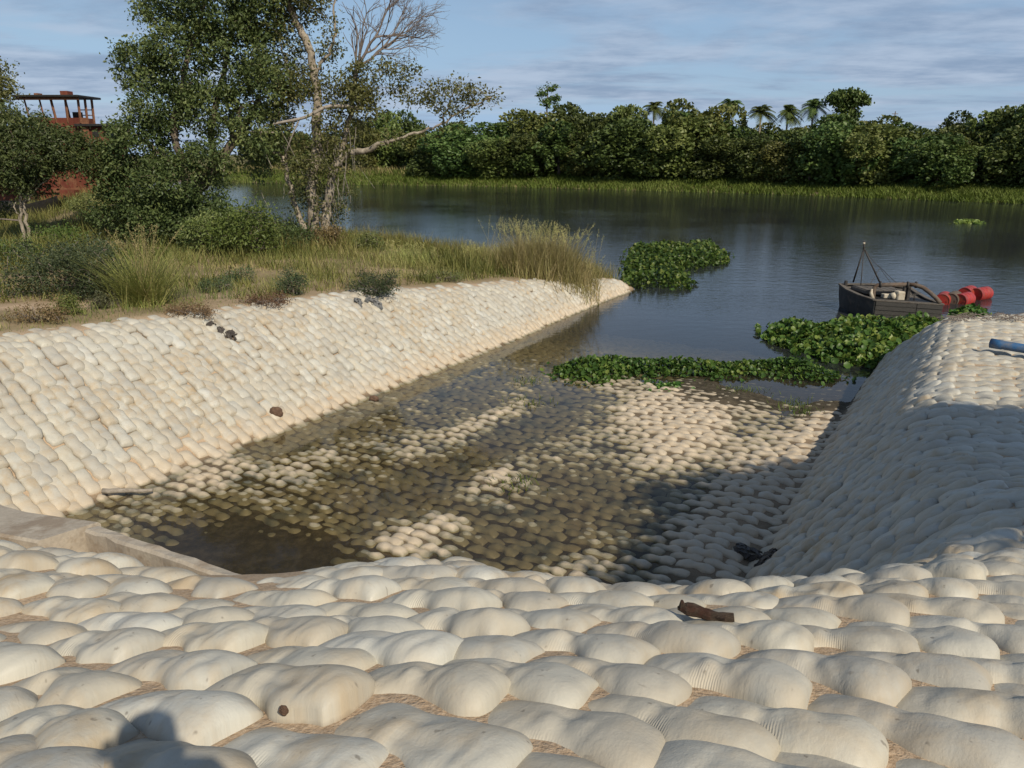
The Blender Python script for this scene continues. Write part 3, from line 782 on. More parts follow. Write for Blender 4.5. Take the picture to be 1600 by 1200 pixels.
for px, py, rx, ry, nc, tone, dy in [(215, 232, 48, 55, 60, .42, -.8), (250, 165, 55, 50, 60, .5, -.4), (215, 105, 30, 38, 26, .55, -.3), (285, 75, 55, 50, 55, .5, 0), (330, 25, 70, 40, 55, .5, .3), (245, 15, 32, 24, 18, .5, 0),
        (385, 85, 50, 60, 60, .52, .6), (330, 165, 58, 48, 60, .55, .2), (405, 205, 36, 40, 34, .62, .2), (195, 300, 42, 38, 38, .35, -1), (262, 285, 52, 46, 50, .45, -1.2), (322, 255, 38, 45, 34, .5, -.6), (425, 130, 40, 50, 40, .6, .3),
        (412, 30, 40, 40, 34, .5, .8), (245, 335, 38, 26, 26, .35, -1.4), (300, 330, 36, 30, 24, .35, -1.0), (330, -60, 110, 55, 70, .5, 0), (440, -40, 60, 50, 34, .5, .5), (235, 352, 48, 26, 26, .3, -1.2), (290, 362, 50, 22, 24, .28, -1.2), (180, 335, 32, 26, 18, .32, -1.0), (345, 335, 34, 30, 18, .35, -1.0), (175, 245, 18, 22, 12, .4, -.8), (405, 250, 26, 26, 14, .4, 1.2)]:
    c, rd = px_blob(px, py, rx, ry, YA + dy, 1.2); T.blob(c, rd, int(nc * 1.12), 84, 0.15, 0.24, tone)  # tone also paints sunlight into the leaves: right-hand clumps lighter
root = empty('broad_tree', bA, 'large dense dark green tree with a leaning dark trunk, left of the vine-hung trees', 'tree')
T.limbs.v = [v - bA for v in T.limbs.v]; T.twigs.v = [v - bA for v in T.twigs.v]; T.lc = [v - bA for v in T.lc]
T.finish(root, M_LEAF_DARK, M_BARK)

# --- the sparse tree with several pale trunks and a bare top
YB = 34.0
bB = base_at(492, YB)
T = Tree(23)
pB = lambda px, py, dy=0.0: at_y(px, py, YB + dy)
T.limb([pB(480, 378, -.2), pB(470, 345), pB(458, 310), pB(448, 270), pB(443, 245), pB(425, 234), pB(412, 215)], 0.15, 0.05)
T.limb([pB(446, 262), pB(448, 240), pB(455, 205), pB(462, 185)], 0.08, 0.03)
T.limb([pB(492, 378), pB(488, 330), pB(487, 290), pB(492, 250), pB(495, 213), pB(494, 153), pB(493, 110), pB(480, 67), pB(460, 30), pB(447, 0), pB(440, -60)], 0.26, 0.11, 12)
T.limb([pB(506, 378, -.2), pB(511, 330), pB(514, 300), pB(520, 262), pB(540, 240), pB(567, 237, -.2), pB(593, 226, -.4), pB(617, 217, -.5)], 0.24, 0.075, 12)
T.limb([pB(617, 217, -.5), pB(655, 208, -.5), pB(690, 193, -.5), pB(730, 168, -.5), pB(768, 152, -.5)], 0.065, 0.02)
T.limb([pB(517, 285), pB(530, 245, .2), pB(545, 190, .3), pB(553, 140, .2), pB(557, 108, .2)], 0.13, 0.085)
T.limb([pB(690, 193, -.5), pB(700, 165, -.4), pB(715, 135, -.3)], 0.05, 0.02)
T.limb([pB(493, 110), pB(515, 85), pB(525, 55), pB(520, 10), pB(530, -40)], 0.08, 0.03)
T.limb([pB(494, 153), pB(470, 135), pB(450, 110), pB(440, 70)], 0.08, 0.03)
for px, py, rx, ry, nc, tone, dy, nl in [(462, 135, 32, 32, 24, .65, -.2, 44), (432, 182, 28, 26, 18, .62, -.2, 40), (505, 112, 18, 26, 9, .5, .2, 26), (545, 155, 42, 26, 28, .55, .1, 44), (562, 128, 38, 24, 22, .5, .2, 40), (590, 108, 34, 16, 14, .5, .2, 30),
        (522, 60, 22, 34, 13, .45, .2, 28), (488, 15, 30, 28, 16, .5, .2, 36), (640, 115, 22, 13, 8, .5, -.3, 26), (612, 132, 24, 14, 8, .5, -.2, 28), (700, 150, 42, 26, 22, .55, -.5, 28), (748, 152, 30, 18, 13, .6, -.5, 24), (666, 150, 18, 14, 5, .5, -.4, 20), (718, 178, 26, 10, 8, .5, -.5, 22),
        (498, 238, 34, 45, 26, .5, -.1, 34), (532, 252, 28, 26, 16, .5, 0, 34), (552, 200, 34, 22, 14, .5, .2, 30), (470, 262, 18, 34, 9, .5, 0, 26), (440, 65, 40, 50, 26, .5, .4, 42), (470, 310, 14, 34, 9, .35, 0, 30), (532, 305, 14, 34, 9, .3, 0, 30), (500, 320, 14, 40, 12, .3, .3, 36), (455, 20, 30, 30, 14, .5, .3, 40), (495, 170, 10, 40, 8, .6, -.1, 26),
        (520, 340, 18, 20, 8, .3, .2, 30), (610, 215, 22, 10, 6, .5, -.5, 20), (470, -40, 60, 40, 20, .5, 0, 40), (575, 165, 34, 22, 12, .55, .1, 34), (640, 150, 20, 14, 6, .55, -.3, 24), (486, 280, 22, 40, 14, .45, -.2, 34), (515, 215, 26, 24, 14, .55, .1, 34), (455, 235, 22, 22, 9, .5, 0, 26), (730, 140, 26, 12, 8, .6, -.5, 22)]:
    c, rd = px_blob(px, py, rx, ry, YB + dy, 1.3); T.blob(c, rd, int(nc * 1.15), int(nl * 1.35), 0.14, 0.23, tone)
bare = MB()
def fractal(p, d, L, r0, depth, rr):
    """bare twigs: each shoot bends up and forks"""
    d = unit(d); n = 4; Q = [p]; dd = d
    for k in range(n):
        dd = unit(dd + rr.normal(0, 0.16, 3) * [1, .7, 1] + [0.03, 0, 0.05]); Q.append(Q[-1] + dd * L / n)
    Q = np.array(Q); bare.tube(Q, np.linspace(r0, r0 * 0.62, n + 1), 5 if r0 > 0.02 else 4, False)
    if depth == 0: return
    for k in range(3 if depth > 1 else 4):
        j = rr.integers(1, n + 1) if k else n
        nd = unit(dd + rr.normal(0, 0.42, 3) * [1, .8, 1] + [0.06, 0, 0.0])
        fractal(Q[j], nd, L * rr.uniform(0.6, 0.82), r0 * 0.6, depth - 1, rr)
rr_ = np.random.default_rng(5)
p0 = pB(557, 108, .2)
for tx, ty, L, r0, dp in [(600, 45, 1.5, 0.075, 5), (640, 60, 1.5, 0.065, 5), (565, 40, 1.3, 0.055, 3), (625, 85, 1.4, 0.05, 4), (535, 50, 1.3, 0.05, 2)]:
    fractal(p0, np.array(pB(tx, ty, .2)) - p0, L, r0, dp, rr_)
vines = MB()
for k in range(46):
    px = rr_.choice([rr_.uniform(405, 470), rr_.uniform(515, 545), rr_.uniform(470, 560)]); py = rr_.uniform(190, 300)
    p = pB(px, py, rr_.normal(0, .5)); L = rr_.uniform(0.6, 2.2); q = [p]
    dx = rr_.normal(0, 0.25)
    for j in range(5): q.append(q[-1] + np.array([dx * L / 5 + rr_.normal(0, .03), rr_.normal(0, .03), -L / 5]))
    vines.tube(q, np.linspace(0.012, 0.007, 6), 4, False)
root = empty('sparse_tree', bB, 'airy tree with several pale vine-hung trunks and a bare twiggy top', 'tree')
for X in (T.limbs, T.twigs, bare, vines): X.v = [v - bB for v in X.v]
T.lc = [v - bB for v in T.lc]
T.finish(root, M_LEAF_YEL, M_BARK_PALE, M_TWIG)
bare.build('bare_twigs', M_TWIG, root, True)
vines.build('hanging_vines', M_DEAD, root, True)
dead = MB()
def dl(P, r0, r1):
    P = np.array(P); t = np.linspace(0, len(P) - 1, (len(P) - 1) * 4 + 1); Q = np.stack([np.interp(t, np.arange(len(P)), P[:, k]) for k in range(3)], 1)
    for _ in range(3): Q[1:-1] = (Q[:-2] + 2 * Q[1:-1] + Q[2:]) / 4
    dead.tube(Q - bB, np.linspace(r0, r1, len(Q)), 7)
dl([pB(412, 197, -1), pB(445, 190, -1), pB(478, 184, -.9), pB(498, 172, -.8), pB(513, 165, -.6), pB(545, 166, -.3), pB(567, 170, 0)], 0.05, 0.085)
dl([pB(412, 197, -1), pB(405, 215, -1.1), pB(415, 240, -1.1), pB(425, 262, -1.1)], 0.03, 0.012)
dl([pB(468, 186, -.9), pB(455, 215, -.9), pB(446, 240, -.6)], 0.03, 0.035)
dead.build('dead_branch', M_DEAD, root, True); dead = MB()
dl([pB(385, 205, -1), pB(400, 206, -1), pB(428, 207, -1)], 0.02, 0.03)
dead.build('dead_branch', M_DEAD, root, True); dead = MB()
dl([pB(340, 262, -1.2), pB(352, 250, -1.2), pB(348, 280, -1.2), pB(340, 310, -1.2)], 0.03, 0.012)
dead.build('dead_branch', M_DEAD, root, True)

# --- small tree with twin pale stems, and one behind it
YC = 31.5
bC = base_at(38, YC)
T = Tree(31)
pC = lambda px, py, dy=0.0: at_y(px, py, YC + dy)
T.limb([bC, pC(33, 350), pC(34, 318), pC(28, 285), pC(20, 250)], 0.075, 0.04)
T.limb([bC + [.22, 0, 0], pC(41, 345), pC(37, 318), pC(48, 295), pC(70, 262)], 0.075, 0.04)
T.limb([pC(33, 350), pC(24, 330), pC(24, 312)], 0.035, 0.02)
T.limb([pC(37, 318), pC(44, 312), pC(56, 296), pC(90, 265)], 0.04, 0.02)
for px, py, rx, ry, nc, tone, dy in [(55, 235, 60, 42, 60, .35, 0), (5, 210, 45, 45, 40, .38, .3), (108, 240, 44, 32, 38, .35, .2), (38, 285, 36, 18, 18, .25, 0), (145, 258, 26, 22, 16, .35, .2), (20, 265, 50, 28, 28, .25, 0), (40, 195, 30, 20, 14, .45, .2), (-40, 240, 50, 60, 40, .3, 0), (-20, 330, 30, 30, 14, .3, 1.0)]:
    c, rd = px_blob(px, py, rx, ry, YC + dy, 1.2); T.blob(c, rd, int(nc * 1.35), 72, 0.15, 0.24, tone)
root = empty('small_tree', bC, 'small dark tree on twin pale stems beside the rusty boat', 'tree')
for X in (T.limbs, T.twigs): X.v = [v - bC for v in X.v]
T.lc = [v - bC for v in T.lc]
T.finish(root, M_LEAF_DARK, M_BARK_PALE, M_TWIG, 0.45)

YD = 41.0
bD = base_at(-70, YD); T = Tree(37); pD = lambda px, py, dy=0.0: at_y(px, py, YD + dy)
T.limb([bD, pD(-65, 300), pD(-50, 220), pD(-40, 140), pD(-30, 80)], 0.25, 0.08)
for px, py, rx, ry, nc, tone in [(-15, 125, 30, 38, 30, .7), (-50, 160, 50, 60, 50, .6), (-5, 180, 18, 26, 16, .7), (-80, 110, 60, 50, 40, .6)]:
    c, rd = px_blob(px, py, rx, ry, YD, 1.0); T.blob(c, rd, nc, 60, 0.17, 0.3, tone)
root = empty('broad_tree', bD, 'yellow-green tree cut off by the left edge, above the small dark tree', 'tree')
for X in (T.limbs, T.twigs): X.v = [v - bD for v in X.v]
T.lc = [v - bD for v in T.lc]
T.finish(root, M_LEAF_YEL, M_BARK)

# --- the tree outside the frame on the right whose crown shades the right bank
bS = np.array([12.2, -1.4, float(ground_z(12.2, -1.4)) - 0.1]); T = Tree(41)
T.limb([bS, bS + [-.2, .2, 2.2], bS + [-.8, .7, 4.4], (10.4, .2, 10)], 0.3, 0.12)
T.limb([bS + [-.2, .2, 2.4], bS + [1.0, .6, 4.6], (14.0, .6, 10)], 0.2, 0.08)
T.limb([bS + [-.6, .6, 4], (9.6, -.6, 9.3), (8.2, -.6, 10)], 0.16, 0.06)
for c, rd, nc in [((9.5, 0.6, 10.0), (1.5, 2.1, .7), 180), ((11.6, .9, 10.1), (2.4, 2.1, .8), 280), ((14.6, .6, 10.0), (2.4, 2.2, .8), 160), ((8.0, -1.2, 9.9), (1.2, 1.2, .5), 40), ((10.4, -1.5, 9.9), (1.8, .9, .5), 40), ((13, -1.4, 9.9), (2.0, .9, .5), 40)]:
    T.blob(c, rd, nc, 46, 0.24, 0.26, .5, 0.2)
root = empty('shade_tree', bS, 'flat-topped leafy tree standing behind the right bank, outside the view', 'tree')
for X in (T.limbs, T.twigs): X.v = [v - bS for v in X.v]
T.lc = [v - bS for v in T.lc]
T.finish(root, M_LEAF_DARK, M_BARK)

# ------------------------------------------------------------------ far bank: trees, palms, marsh grass
def shore_at(px, back=0.0, py=290):
    """point on the far shoreline seen in that picture column, moved inland by so many metres"""
    d = ray(px, py); d = d[:2] / d[1]
    best = None
    for i in range(len(FAR) - 4):
        a, b = FAR[i], FAR[i + 1]; e_ = b - a
        M2 = np.array([[d[0], -e_[0]], [d[1], -e_[1]]])
        if abs(np.linalg.det(M2)) < 1e-9: continue
        t, k = np.linalg.solve(M2, a)
        if t > 0 and 0 <= k <= 1:
            nrm = np.array([-e_[1], e_[0]]); nrm /= np.linalg.norm(nrm)
            if nrm[1] < 0: nrm = -nrm
            best = d * t
            # inland along the sight line, so that the column stays the same
            return best + d / np.linalg.norm(d) * back / max(0.35, abs(nrm @ d) / np.linalg.norm(d))
    return best
def far_tree_meshes(seed, mat, tall=1.0, gap=0.0):
    """a crown one metre wide and high at unit scale: clumps of leafy sprays over a lobed volume"""
    r = np.random.default_rng(seed); C, S_, O, Rn = [], [], [], []
    lobes = [(r.uniform(-.34, .34), r.uniform(-.34, .34), r.uniform(.22, .80), r.uniform(.16, .27)) for _ in range(15)] + [(0, 0, .45, .34), (0.05, 0, .2, .38)]
    for lx, ly, lz, lr in lobes:
        k = int(640 * (lr / .25) ** 2)
        u = unit(r.normal(size=(k, 3))); q = (0.55 + 0.45 * r.random(k) ** 0.5)[:, None]
        p = np.array([lx, ly, lz]) + u * lr * q * [1, 1, .85]
        bumpy = fbm(p[:, 0] * 9 + seed, p[:, 2] * 9 + p[:, 1] * 7, 2)
        kk = (p[:, 2] > 0.0) & (bumpy > 0.27 + gap)
        p = p[kk]; C.append(p); O.append(u[kk]); S_.append(r.uniform(.6, 1.3, len(p)) * 0.052)
        Rn.append(np.clip(0.5 + r.normal(0, .11, len(p)) + r.normal(0, .13) + 1.0 * (bumpy[kk] - .45), 0, 1))
    V, Tq = leaf_arrays(np.vstack(C), np.concatenate(S_), r, 0.35, 0.8, np.vstack(O))
    V[:, 2] *= tall
    crown = mk_mesh('crown', V, [Tq], [mat], False, {'rnd': np.repeat(np.concatenate(Rn), 4)})
    tb = MB(); tb.tube([(0, 0, -.03), (.01, .005, .12), (0, .02, .3), (.03, 0, .55)], [.022, .018, .014, .006], 7)
    for k in range(5):
        a = r.uniform(0, 6.28); z0 = r.uniform(.12, .35); tb.tube([(0, 0, z0), (.12 * math.cos(a), .12 * math.sin(a), z0 + .12), (.26 * math.cos(a), .26 * math.sin(a), z0 + .28)], [.01, .008, .004], 5)
    return crown, mk_mesh('trunk', np.vstack(tb.v), [np.vstack(tb.q), np.vstack(tb.t)], [M_BARK], True)
FAR_VAR = [far_tree_meshes(200 + k, M_LEAF_FAR if k % 3 else M_LEAF_FARY, 1.0, 0.0 if k < 4 else 0.05) for k in range(6)]
def place_far(px, top, hw, back, var, label, group='trees along the far bank', tilt=0):
    p = shore_at(px, back); x, y = p
    z = float(ground_z(x, y)) - 0.15
    dd = ray(px, top); zt = CAM[2] + dd[2] / dd[1] * y
    k = y / dd[1] / F_PX
    H = max(1.2, zt - z); Wd = 2 * hw * k
    o = empty('far_tree', (x, y, z), label, 'tree', group, float(rng.uniform(0, 6.28)))
    o.scale = (Wd * 1.05, Wd * 1.05, H)
    cm, tm = FAR_VAR[var]
    link('trunk', tm, o); link('crown', cm, o)
    return o
ORD = ['first', 'second', 'third', 'fourth', 'fifth', 'sixth', 'seventh', 'eighth', 'ninth', 'tenth', 'eleventh', 'twelfth', 'thirteenth', 'fourteenth']
def row_labels(xs, kind):
    left = [x for x in xs if x < 856][::-1]; mid = [x for x in xs if 856 <= x < 1325]; right = [x for x in xs if x >= 1325]; out = {}
    for i, x in enumerate(left): out[x] = f'{kind} across the river, {ORD[i]} left of the thin open-topped tree'
    for i, x in enumerate(mid): out[x] = f'{kind} across the river, {ORD[i]} right of the thin open-topped tree'
    for i, x in enumerate(right): out[x] = f'{kind} across the river, {ORD[i]} right of the umbrella-topped tree'
    return out
TOPS = [(700, 196, 48), (752, 186, 54), (800, 190, 46), (842, 158, 52), (888, 158, 52), (925, 178, 42), (962, 162, 44), (1000, 180, 42), (1042, 172, 42), (1092, 150, 50), (1130, 186, 44), (1178, 198, 42), (1222, 200, 42), (1262, 196, 44),
        (1298, 176, 46), (1338, 178, 50), (1386, 188, 48), (1426, 196, 44), (1464, 200, 44), (1502, 190, 46), (1542, 164, 50), (1586, 148, 58), (1646, 150, 60), (1705, 172, 52)]
FRONT = [(672, 224, 40), (722, 200, 52), (778, 214, 46), (826, 206, 46), (872, 188, 58), (924, 214, 44), (968, 184, 62), (1022, 204, 50), (1070, 180, 60), (1124, 212, 46), (1170, 208, 46), (1218, 216, 42), (1262, 200, 50), (1312, 184, 60), (1366, 192, 56), (1418, 212, 46), (1464, 206, 52), (1514, 216, 46), (1562, 196, 54), (1612, 188, 56), (1668, 200, 52)]
lab = row_labels([t_[0] for t_ in TOPS], 'skyline tree')
for i, (px, top, hw) in enumerate(TOPS): place_far(px, top, hw * 1.1, rng.uniform(14, 19), i % 6, lab[px])
lab = row_labels([t_[0] for t_ in FRONT], 'front-row tree')
for i, (px, top, hw) in enumerate(FRONT): place_far(px, top, hw * 1.08, rng.uniform(8, 11.5), (i * 5 + 2) % 6, lab[px])
for px, top, hw, lab in [(600, 172, 34, 'taller of the olive trees on the far bank seen right of the vine-hung trunks'), (640, 170, 36, 'olive tree on the far bank just below the leafy right-hand branch'), (570, 185, 30, 'olive tree on the far bank directly behind the vine-hung trunks'), (655, 192, 40, 'rounded tree on the far bank at the left end of the dense wood'),
                         (520, 200, 34, 'far bank tree glimpsed between the pale trunks'), (470, 205, 36, 'far bank tree glimpsed left of the pale trunks'), (420, 200, 40, 'far bank tree glimpsed through the gap between the two big near trees'), (615, 218, 26, 'low bush on the grassy far slope right of the pale trunks'), (690, 212, 32, 'low rounded bush at the water end of the dense wood')]:
    place_far(px, top, hw, rng.uniform(20, 34), int(px) % 6, lab, 'trees on the far left bank')
for i, px in enumerate(range(650, 1720, 38)):       # a further row seen through the gaps
    place_far(px, 200 + 12 * math.sin(px * .05) - (18 if px > 1480 else 0), 48, rng.uniform(26, 32), i % 6, 'crown deep in the far wood, mostly hidden behind the front trees', 'hidden trees of the far wood')

# the umbrella-shaped tree and the thin open one that stand above the line
def far_special(px, py_list, base_py, back, seed, name, label, stems, mat, size):
    p = shore_at(px, back); x, y = p; z = float(ground_z(x, y)) - 0.1; b = np.array([x, y, z])
    T = Tree(seed)
    for st in stems: T.limb([b if q is None else at_y(q[0], q[1], y) for q in st[0]], st[1], st[2], 7)
    for bx_, by_, rx, ry, nc in py_list:
        c, rd = px_blob(bx_, by_, rx, ry, y, 1.0); T.blob(c, rd, int(nc * 1.5), 30, size, size * .85, .45, .3)
    root = empty(name, b, label, 'tree', None)
    for X in (T.limbs, T.twigs): X.v = [v - b for v in X.v]
    T.lc = [v - b for v in T.lc]
    return T.finish(root, mat, M_BARK, None, .8)
far_special(1325, [(1325, 150, 26, 7, 34), (1305, 156, 12, 6, 12), (1346, 156, 12, 6, 12), (1322, 166, 16, 8, 16), (1330, 178, 14, 8, 10)], 0, 20, 61, 'umbrella_tree', 'flat umbrella-topped tree standing above the far tree line', [([None, (1322, 215), (1320, 185), (1316, 160)], .35, .12), ([(1321, 190), (1334, 170), (1342, 158)], .2, .08), ([(1321, 185), (1308, 165)], .15, .06)], M_LEAF_FAR, .5)
far_special(856, [(858, 137, 14, 4, 7), (846, 148, 9, 4, 5), (868, 152, 9, 4, 5), (856, 160, 12, 6, 8)], 0, 19, 62, 'thin_tree', 'thin open-topped tree rising above the far tree line', [([None, (854, 200), (855, 165), (856, 136)], .3, .08), ([(855, 165), (845, 148)], .1, .05), ([(855, 162), (867, 150)], .1, .05)], M_LEAF_FAR, .42)

def palm(px, top, back, seed, label):
    r = np.random.default_rng(seed); p = shore_at(px, back); x, y = p; z = float(ground_z(x, y)) - .1
    b = np.array([x, y, z]); dd = ray(px, top + 12); H = CAM[2] + dd[2] / dd[1] * y - z
    root = empty('palm_tree', b, label, 'palm tree', 'palms in the far tree line')
    tk = MB(); tk.tube([(0, 0, 0), (.1, 0, H * .3), (.15, .05, H * .65), (.1, 0, H)], [.22, .19, .17, .15], 8); tk.build('trunk', M_BARK_PALE, root, True)
    top_ = np.array([.1, 0, H])
    V, Tq, rn, nv = [], [], [], 0
    for k in range(34):
        a = r.uniform(0, 6.28); el = r.uniform(-.3, 1.4); L = r.uniform(2.3, 3.1); d = np.array([math.cos(a) * math.cos(el), math.sin(a) * math.cos(el), math.sin(el)])
        t = np.linspace(0, 1, 9)[:, None]; mid = top_ + d * L * t + np.array([0, 0, -1.0]) * (L * .55 * t ** 2)
        tang = unit(np.gradient(mid, axis=0)); side = unit(np.cross(tang, [0, 0, 1.0]))
        for i in range(1, 9):
            for sg in (-1, 1):
                for q in (0, .5):
                    pb = mid[i - 1] * q + mid[i] * (1 - q); ll = .95 * (1 - .5 * abs(i / 8 - .45))
                    tip = pb + side[i] * sg * ll * .8 + tang[i] * ll * .5 + [0, 0, -.35 * ll]
                    V += [pb - tang[i] * .09, pb + tang[i] * .09, tip]; Tq.append((nv, nv + 1, nv + 2)); nv += 3; rn += [np.clip(.6 + r.normal(0, .15), 0, 1)] * 3
    link('fronds', mk_mesh('fronds', np.array(V), [np.array(Tq)], [M_LEAF_FAR], False, {'rnd': np.array(rn)}), root)
for px, top, back, lab in [(1015, 156, 22, 'leftmost palm above the far tree line, beside tall rounded crowns'), (1130, 153, 22, 'palm at the right shoulder of the tallest clump of far trees'), (1178, 164, 17, 'low palm in the dip of the far tree line, left of a close pair'),
                          (1219, 164, 17, 'middle palm of the three standing together across the river'), (1257, 154, 18, 'tallest palm with a clear pale trunk, nearest the umbrella tree'), (1048, 163, 22, 'half-hidden palm between two rounded far trees')]:
    palm(px, top, back, px, lab)
# thin antenna far off
q = shore_at(1383, 30); rt = empty('antenna_mast', (q[0], q[1], float(ground_z(*q))), 'thin antenna mast far behind the tree line', 'mast')
Hm = CAM[2] + ray(1383, 174)[2] / ray(1383, 174)[1] * q[1] - float(ground_z(*q))
mb = MB(); mb.tube([(0, 0, 0), (0, 0, Hm)], [.12, .08], 6); mb.build('mast', M_TWIG, rt)
mb = MB(); mb.tube([(-.5, 0, Hm - .4), (.5, 0, Hm - .4)], .06, 5); mb.tube([(-.35, 0, Hm - 1.2), (.35, 0, Hm - 1.2)], .05, 5); mb.build('crossbar', M_TWIG, rt)

def blades(P, L, wd, lean, r, tone, segs=3, curl=0.35):
    """grass blades: P feet (n,3), L length, curved strips"""
    n = len(P); a = r.uniform(0, 2 * np.pi, n); dirv = np.c_[np.cos(a), np.sin(a), np.zeros(n)]
    side = np.c_[-np.sin(a), np.cos(a), np.zeros(n)]
    lean = np.abs(np.broadcast_to(lean, (n,)) * r.normal(1, .5, n))
    V = []; m = segs + 1
    for k in range(m):
        t = k / segs
        c = P + np.array([0, 0, 1]) * (L * (t - 0.35 * curl * t * t))[:, None] + dirv * (L * (lean * t + curl * t * t * .6))[:, None]
        w_ = (wd * (1 - t) ** 0.7 * .5)
        if k < segs: V += [c - side * w_[:, None], c + side * w_[:, None]]
        else: V += [c]
    nv = 2 * segs + 1
    A = np.stack(V, 1).reshape(-1, 3)
    i = np.arange(n)[:, None] * nv
    q = np.concatenate([i + [2 * k, 2 * k + 1, 2 * k + 3, 2 * k + 2] for k in range(segs - 1)], 1).reshape(-1, 4)
    t_ = (i + [2 * segs - 2, 2 * segs - 1, 2 * segs]).reshape(-1, 3)
    return A, q, t_, np.repeat(np.clip(tone, 0, 1), nv)
def grass_obj(name, P, L, wd, lean, seed, tone, mat, segs=3, curl=.35, parent=None):
    r = np.random.default_rng(seed); A, q, t_, rn = blades(P, L, wd, lean, r, tone, segs, curl)
    return link(name, mk_mesh(name, A, [q, t_], [mat], False, {'rnd': rn}), parent)

# marsh strip along the far shore
r = np.random.default_rng(77); n = 42000
pxs = r.uniform(330, 1720, n); bk = r.random(n) ** 0.8 * 15 - 1.2
cols = np.linspace(320, 1730, 160); base = np.array([shore_at(c) for c in cols]); inl = np.array([shore_at(c, 10.0) for c in cols]) - base
X = np.interp(pxs, cols, base[:, 0]) + np.interp(pxs, cols, inl[:, 0]) * bk / 10; Y = np.interp(pxs, cols, base[:, 1]) + np.interp(pxs, cols, inl[:, 1]) * bk / 10
Z = np.maximum(ground_z(X, Y), 0) - .05
tn = .5 + 1.3 * (fbm(X * .12, Y * .12) - .45) + r.normal(0, .15, n)
o = grass_obj('marsh_grass', np.c_[X, Y, Z], r.uniform(.35, .95, n) * (0.7 + .9 * fbm(X * .3, Y * .3)), np.full(n, .17), .5, 78, tn, M_MARSH, 2)
tag(o, 'bright green marsh grass fringing the far bank', 'marsh grass', kind='stuff')
n = 9000; X = r.uniform(-75, -8, n); Y = r.uniform(150, 215, n); kk = sdf(X, Y, FAR) > 8; X, Y = X[kk], Y[kk]
o = grass_obj('hillside_grass', np.c_[X, Y, ground_z(X, Y)], r.uniform(.6, 1.8, len(X)), np.full(len(X), .2), .4, 79, .75 + r.normal(0, .15, len(X)), M_GRASS, 2)
tag(o, 'dry tan grass on the far bank behind the trees', 'grass', kind='stuff')

# ------------------------------------------------------------------ left bank vegetation
r = np.random.default_rng(90)
def on_left_land(X, Y, off=0.25):
    s_, w_ = sw(X, Y); return (w_ > W_L) & (pit(s_, w_) > land(X, Y) + off) & (sdf(X, Y, SHORE) > .25)
DRY = [(hit(330, 430), 2.4, 1.0), (hit(230, 388), 1.5, 1.0), (hit(420, 430), 1.4, .7), (hit(60, 440), 1.4, .8), (hit(640, 430), 1.8, .5)]
def dry_mask(X, Y):
    m = 0
    for p, a_, b_ in DRY: m = m + np.exp(-((X - p[0]) / a_) ** 2 - ((Y - p[1]) / (b_ * 1.6)) ** 2)
    return np.clip(m * 1.2, 0, 1)
n = 150000
X = r.uniform(-40, 7, n); Y = r.uniform(14, 50, n)
kk = on_left_land(X, Y, .32); X, Y = X[kk], Y[kk]
dens = fbm(X * .55, Y * .55, 4); pmk = path_mask(X, Y)
kk = (r.random(len(X)) < np.clip((dens - .26) * 3.2, .05, 1)) & (pmk < .25); X, Y, dens = X[kk], Y[kk], dens[kk]
tn = .52 + 1.6 * (fbm(X * .35 + 5, Y * .35, 3) - .45) + r.normal(0, .17, len(X))
s_, w_ = sw(X, Y); edge_f = np.clip((pit(s_, w_) - land(X, Y)) / 1.2, .3, 1)
tn = tn + .45 * dry_mask(X, Y); L = (1 - .55 * dry_mask(X, Y)) * r.uniform(.10, .34, len(X)) * (.5 + 1.2 * dens) * edge_f * np.where(Y > 26, 1.25, 1.0)
o = grass_obj('bank_grass', np.c_[X, Y, ground_z(X, Y) + .03], L, np.full(len(X), .016), .45, 91, tn, M_GRASS)
tag(o, 'patchy straw and green grass covering the top of the left bank', 'grass', kind='stuff')
n = 85000
X = r.uniform(-32, 4, n); Y = r.uniform(18, 46, n); kk = on_left_land(X, Y, .7); X, Y = X[kk], Y[kk]
dens = fbm(X * .42 + 31, Y * .42 + 7, 4); dry = dry_mask(X, Y); kk = (r.random(len(X)) < np.clip((dens - .33) * 5, 0, 1) * (1 - dry)) & (path_mask(X, Y) < .1); X, Y, dens = X[kk], Y[kk], dens[kk]
o = grass_obj('scrub_grass', np.c_[X, Y, ground_z(X, Y)], r.uniform(.3, .95, len(X)) * np.clip(dens * 2.4 - .4, .3, 1.4) * np.clip((Y - 12) / 14, .35, 1.1), np.full(len(X), .030), .45, 93, .34 + 1.4 * (fbm(X * .6, Y * .6 + 3, 3) - .45) + r.normal(0, .17, len(X)), M_STRAW)
tag(o, 'rank green and yellow scrub grass in clumps on the left bank and its mound', 'grass', kind='stuff')
# taller reedy band along the back shore
n = 9000; t = r.random(n); a = np.array([-8.0, 38.2]); b = np.array([5.0, 34.0])
X = a[0] + (b[0] - a[0]) * t + r.normal(0, .7, n); Y = a[1] + (b[1] - a[1]) * t - .3 + r.normal(0, .7, n)
kk = on_left_land(X, Y, .3); X, Y = X[kk], Y[kk]
o = grass_obj('reed_grass', np.c_[X, Y, ground_z(X, Y)], r.uniform(.35, .95, len(X)) * (.45 + 1.1 * fbm(X * .9, Y * .9)), np.full(len(X), .018), .35, 92, .55 + r.normal(0, .2, len(X)), M_STRAW)
tag(o, 'wispy reed grass along the river side of the left bank', 'grass', kind='stuff')

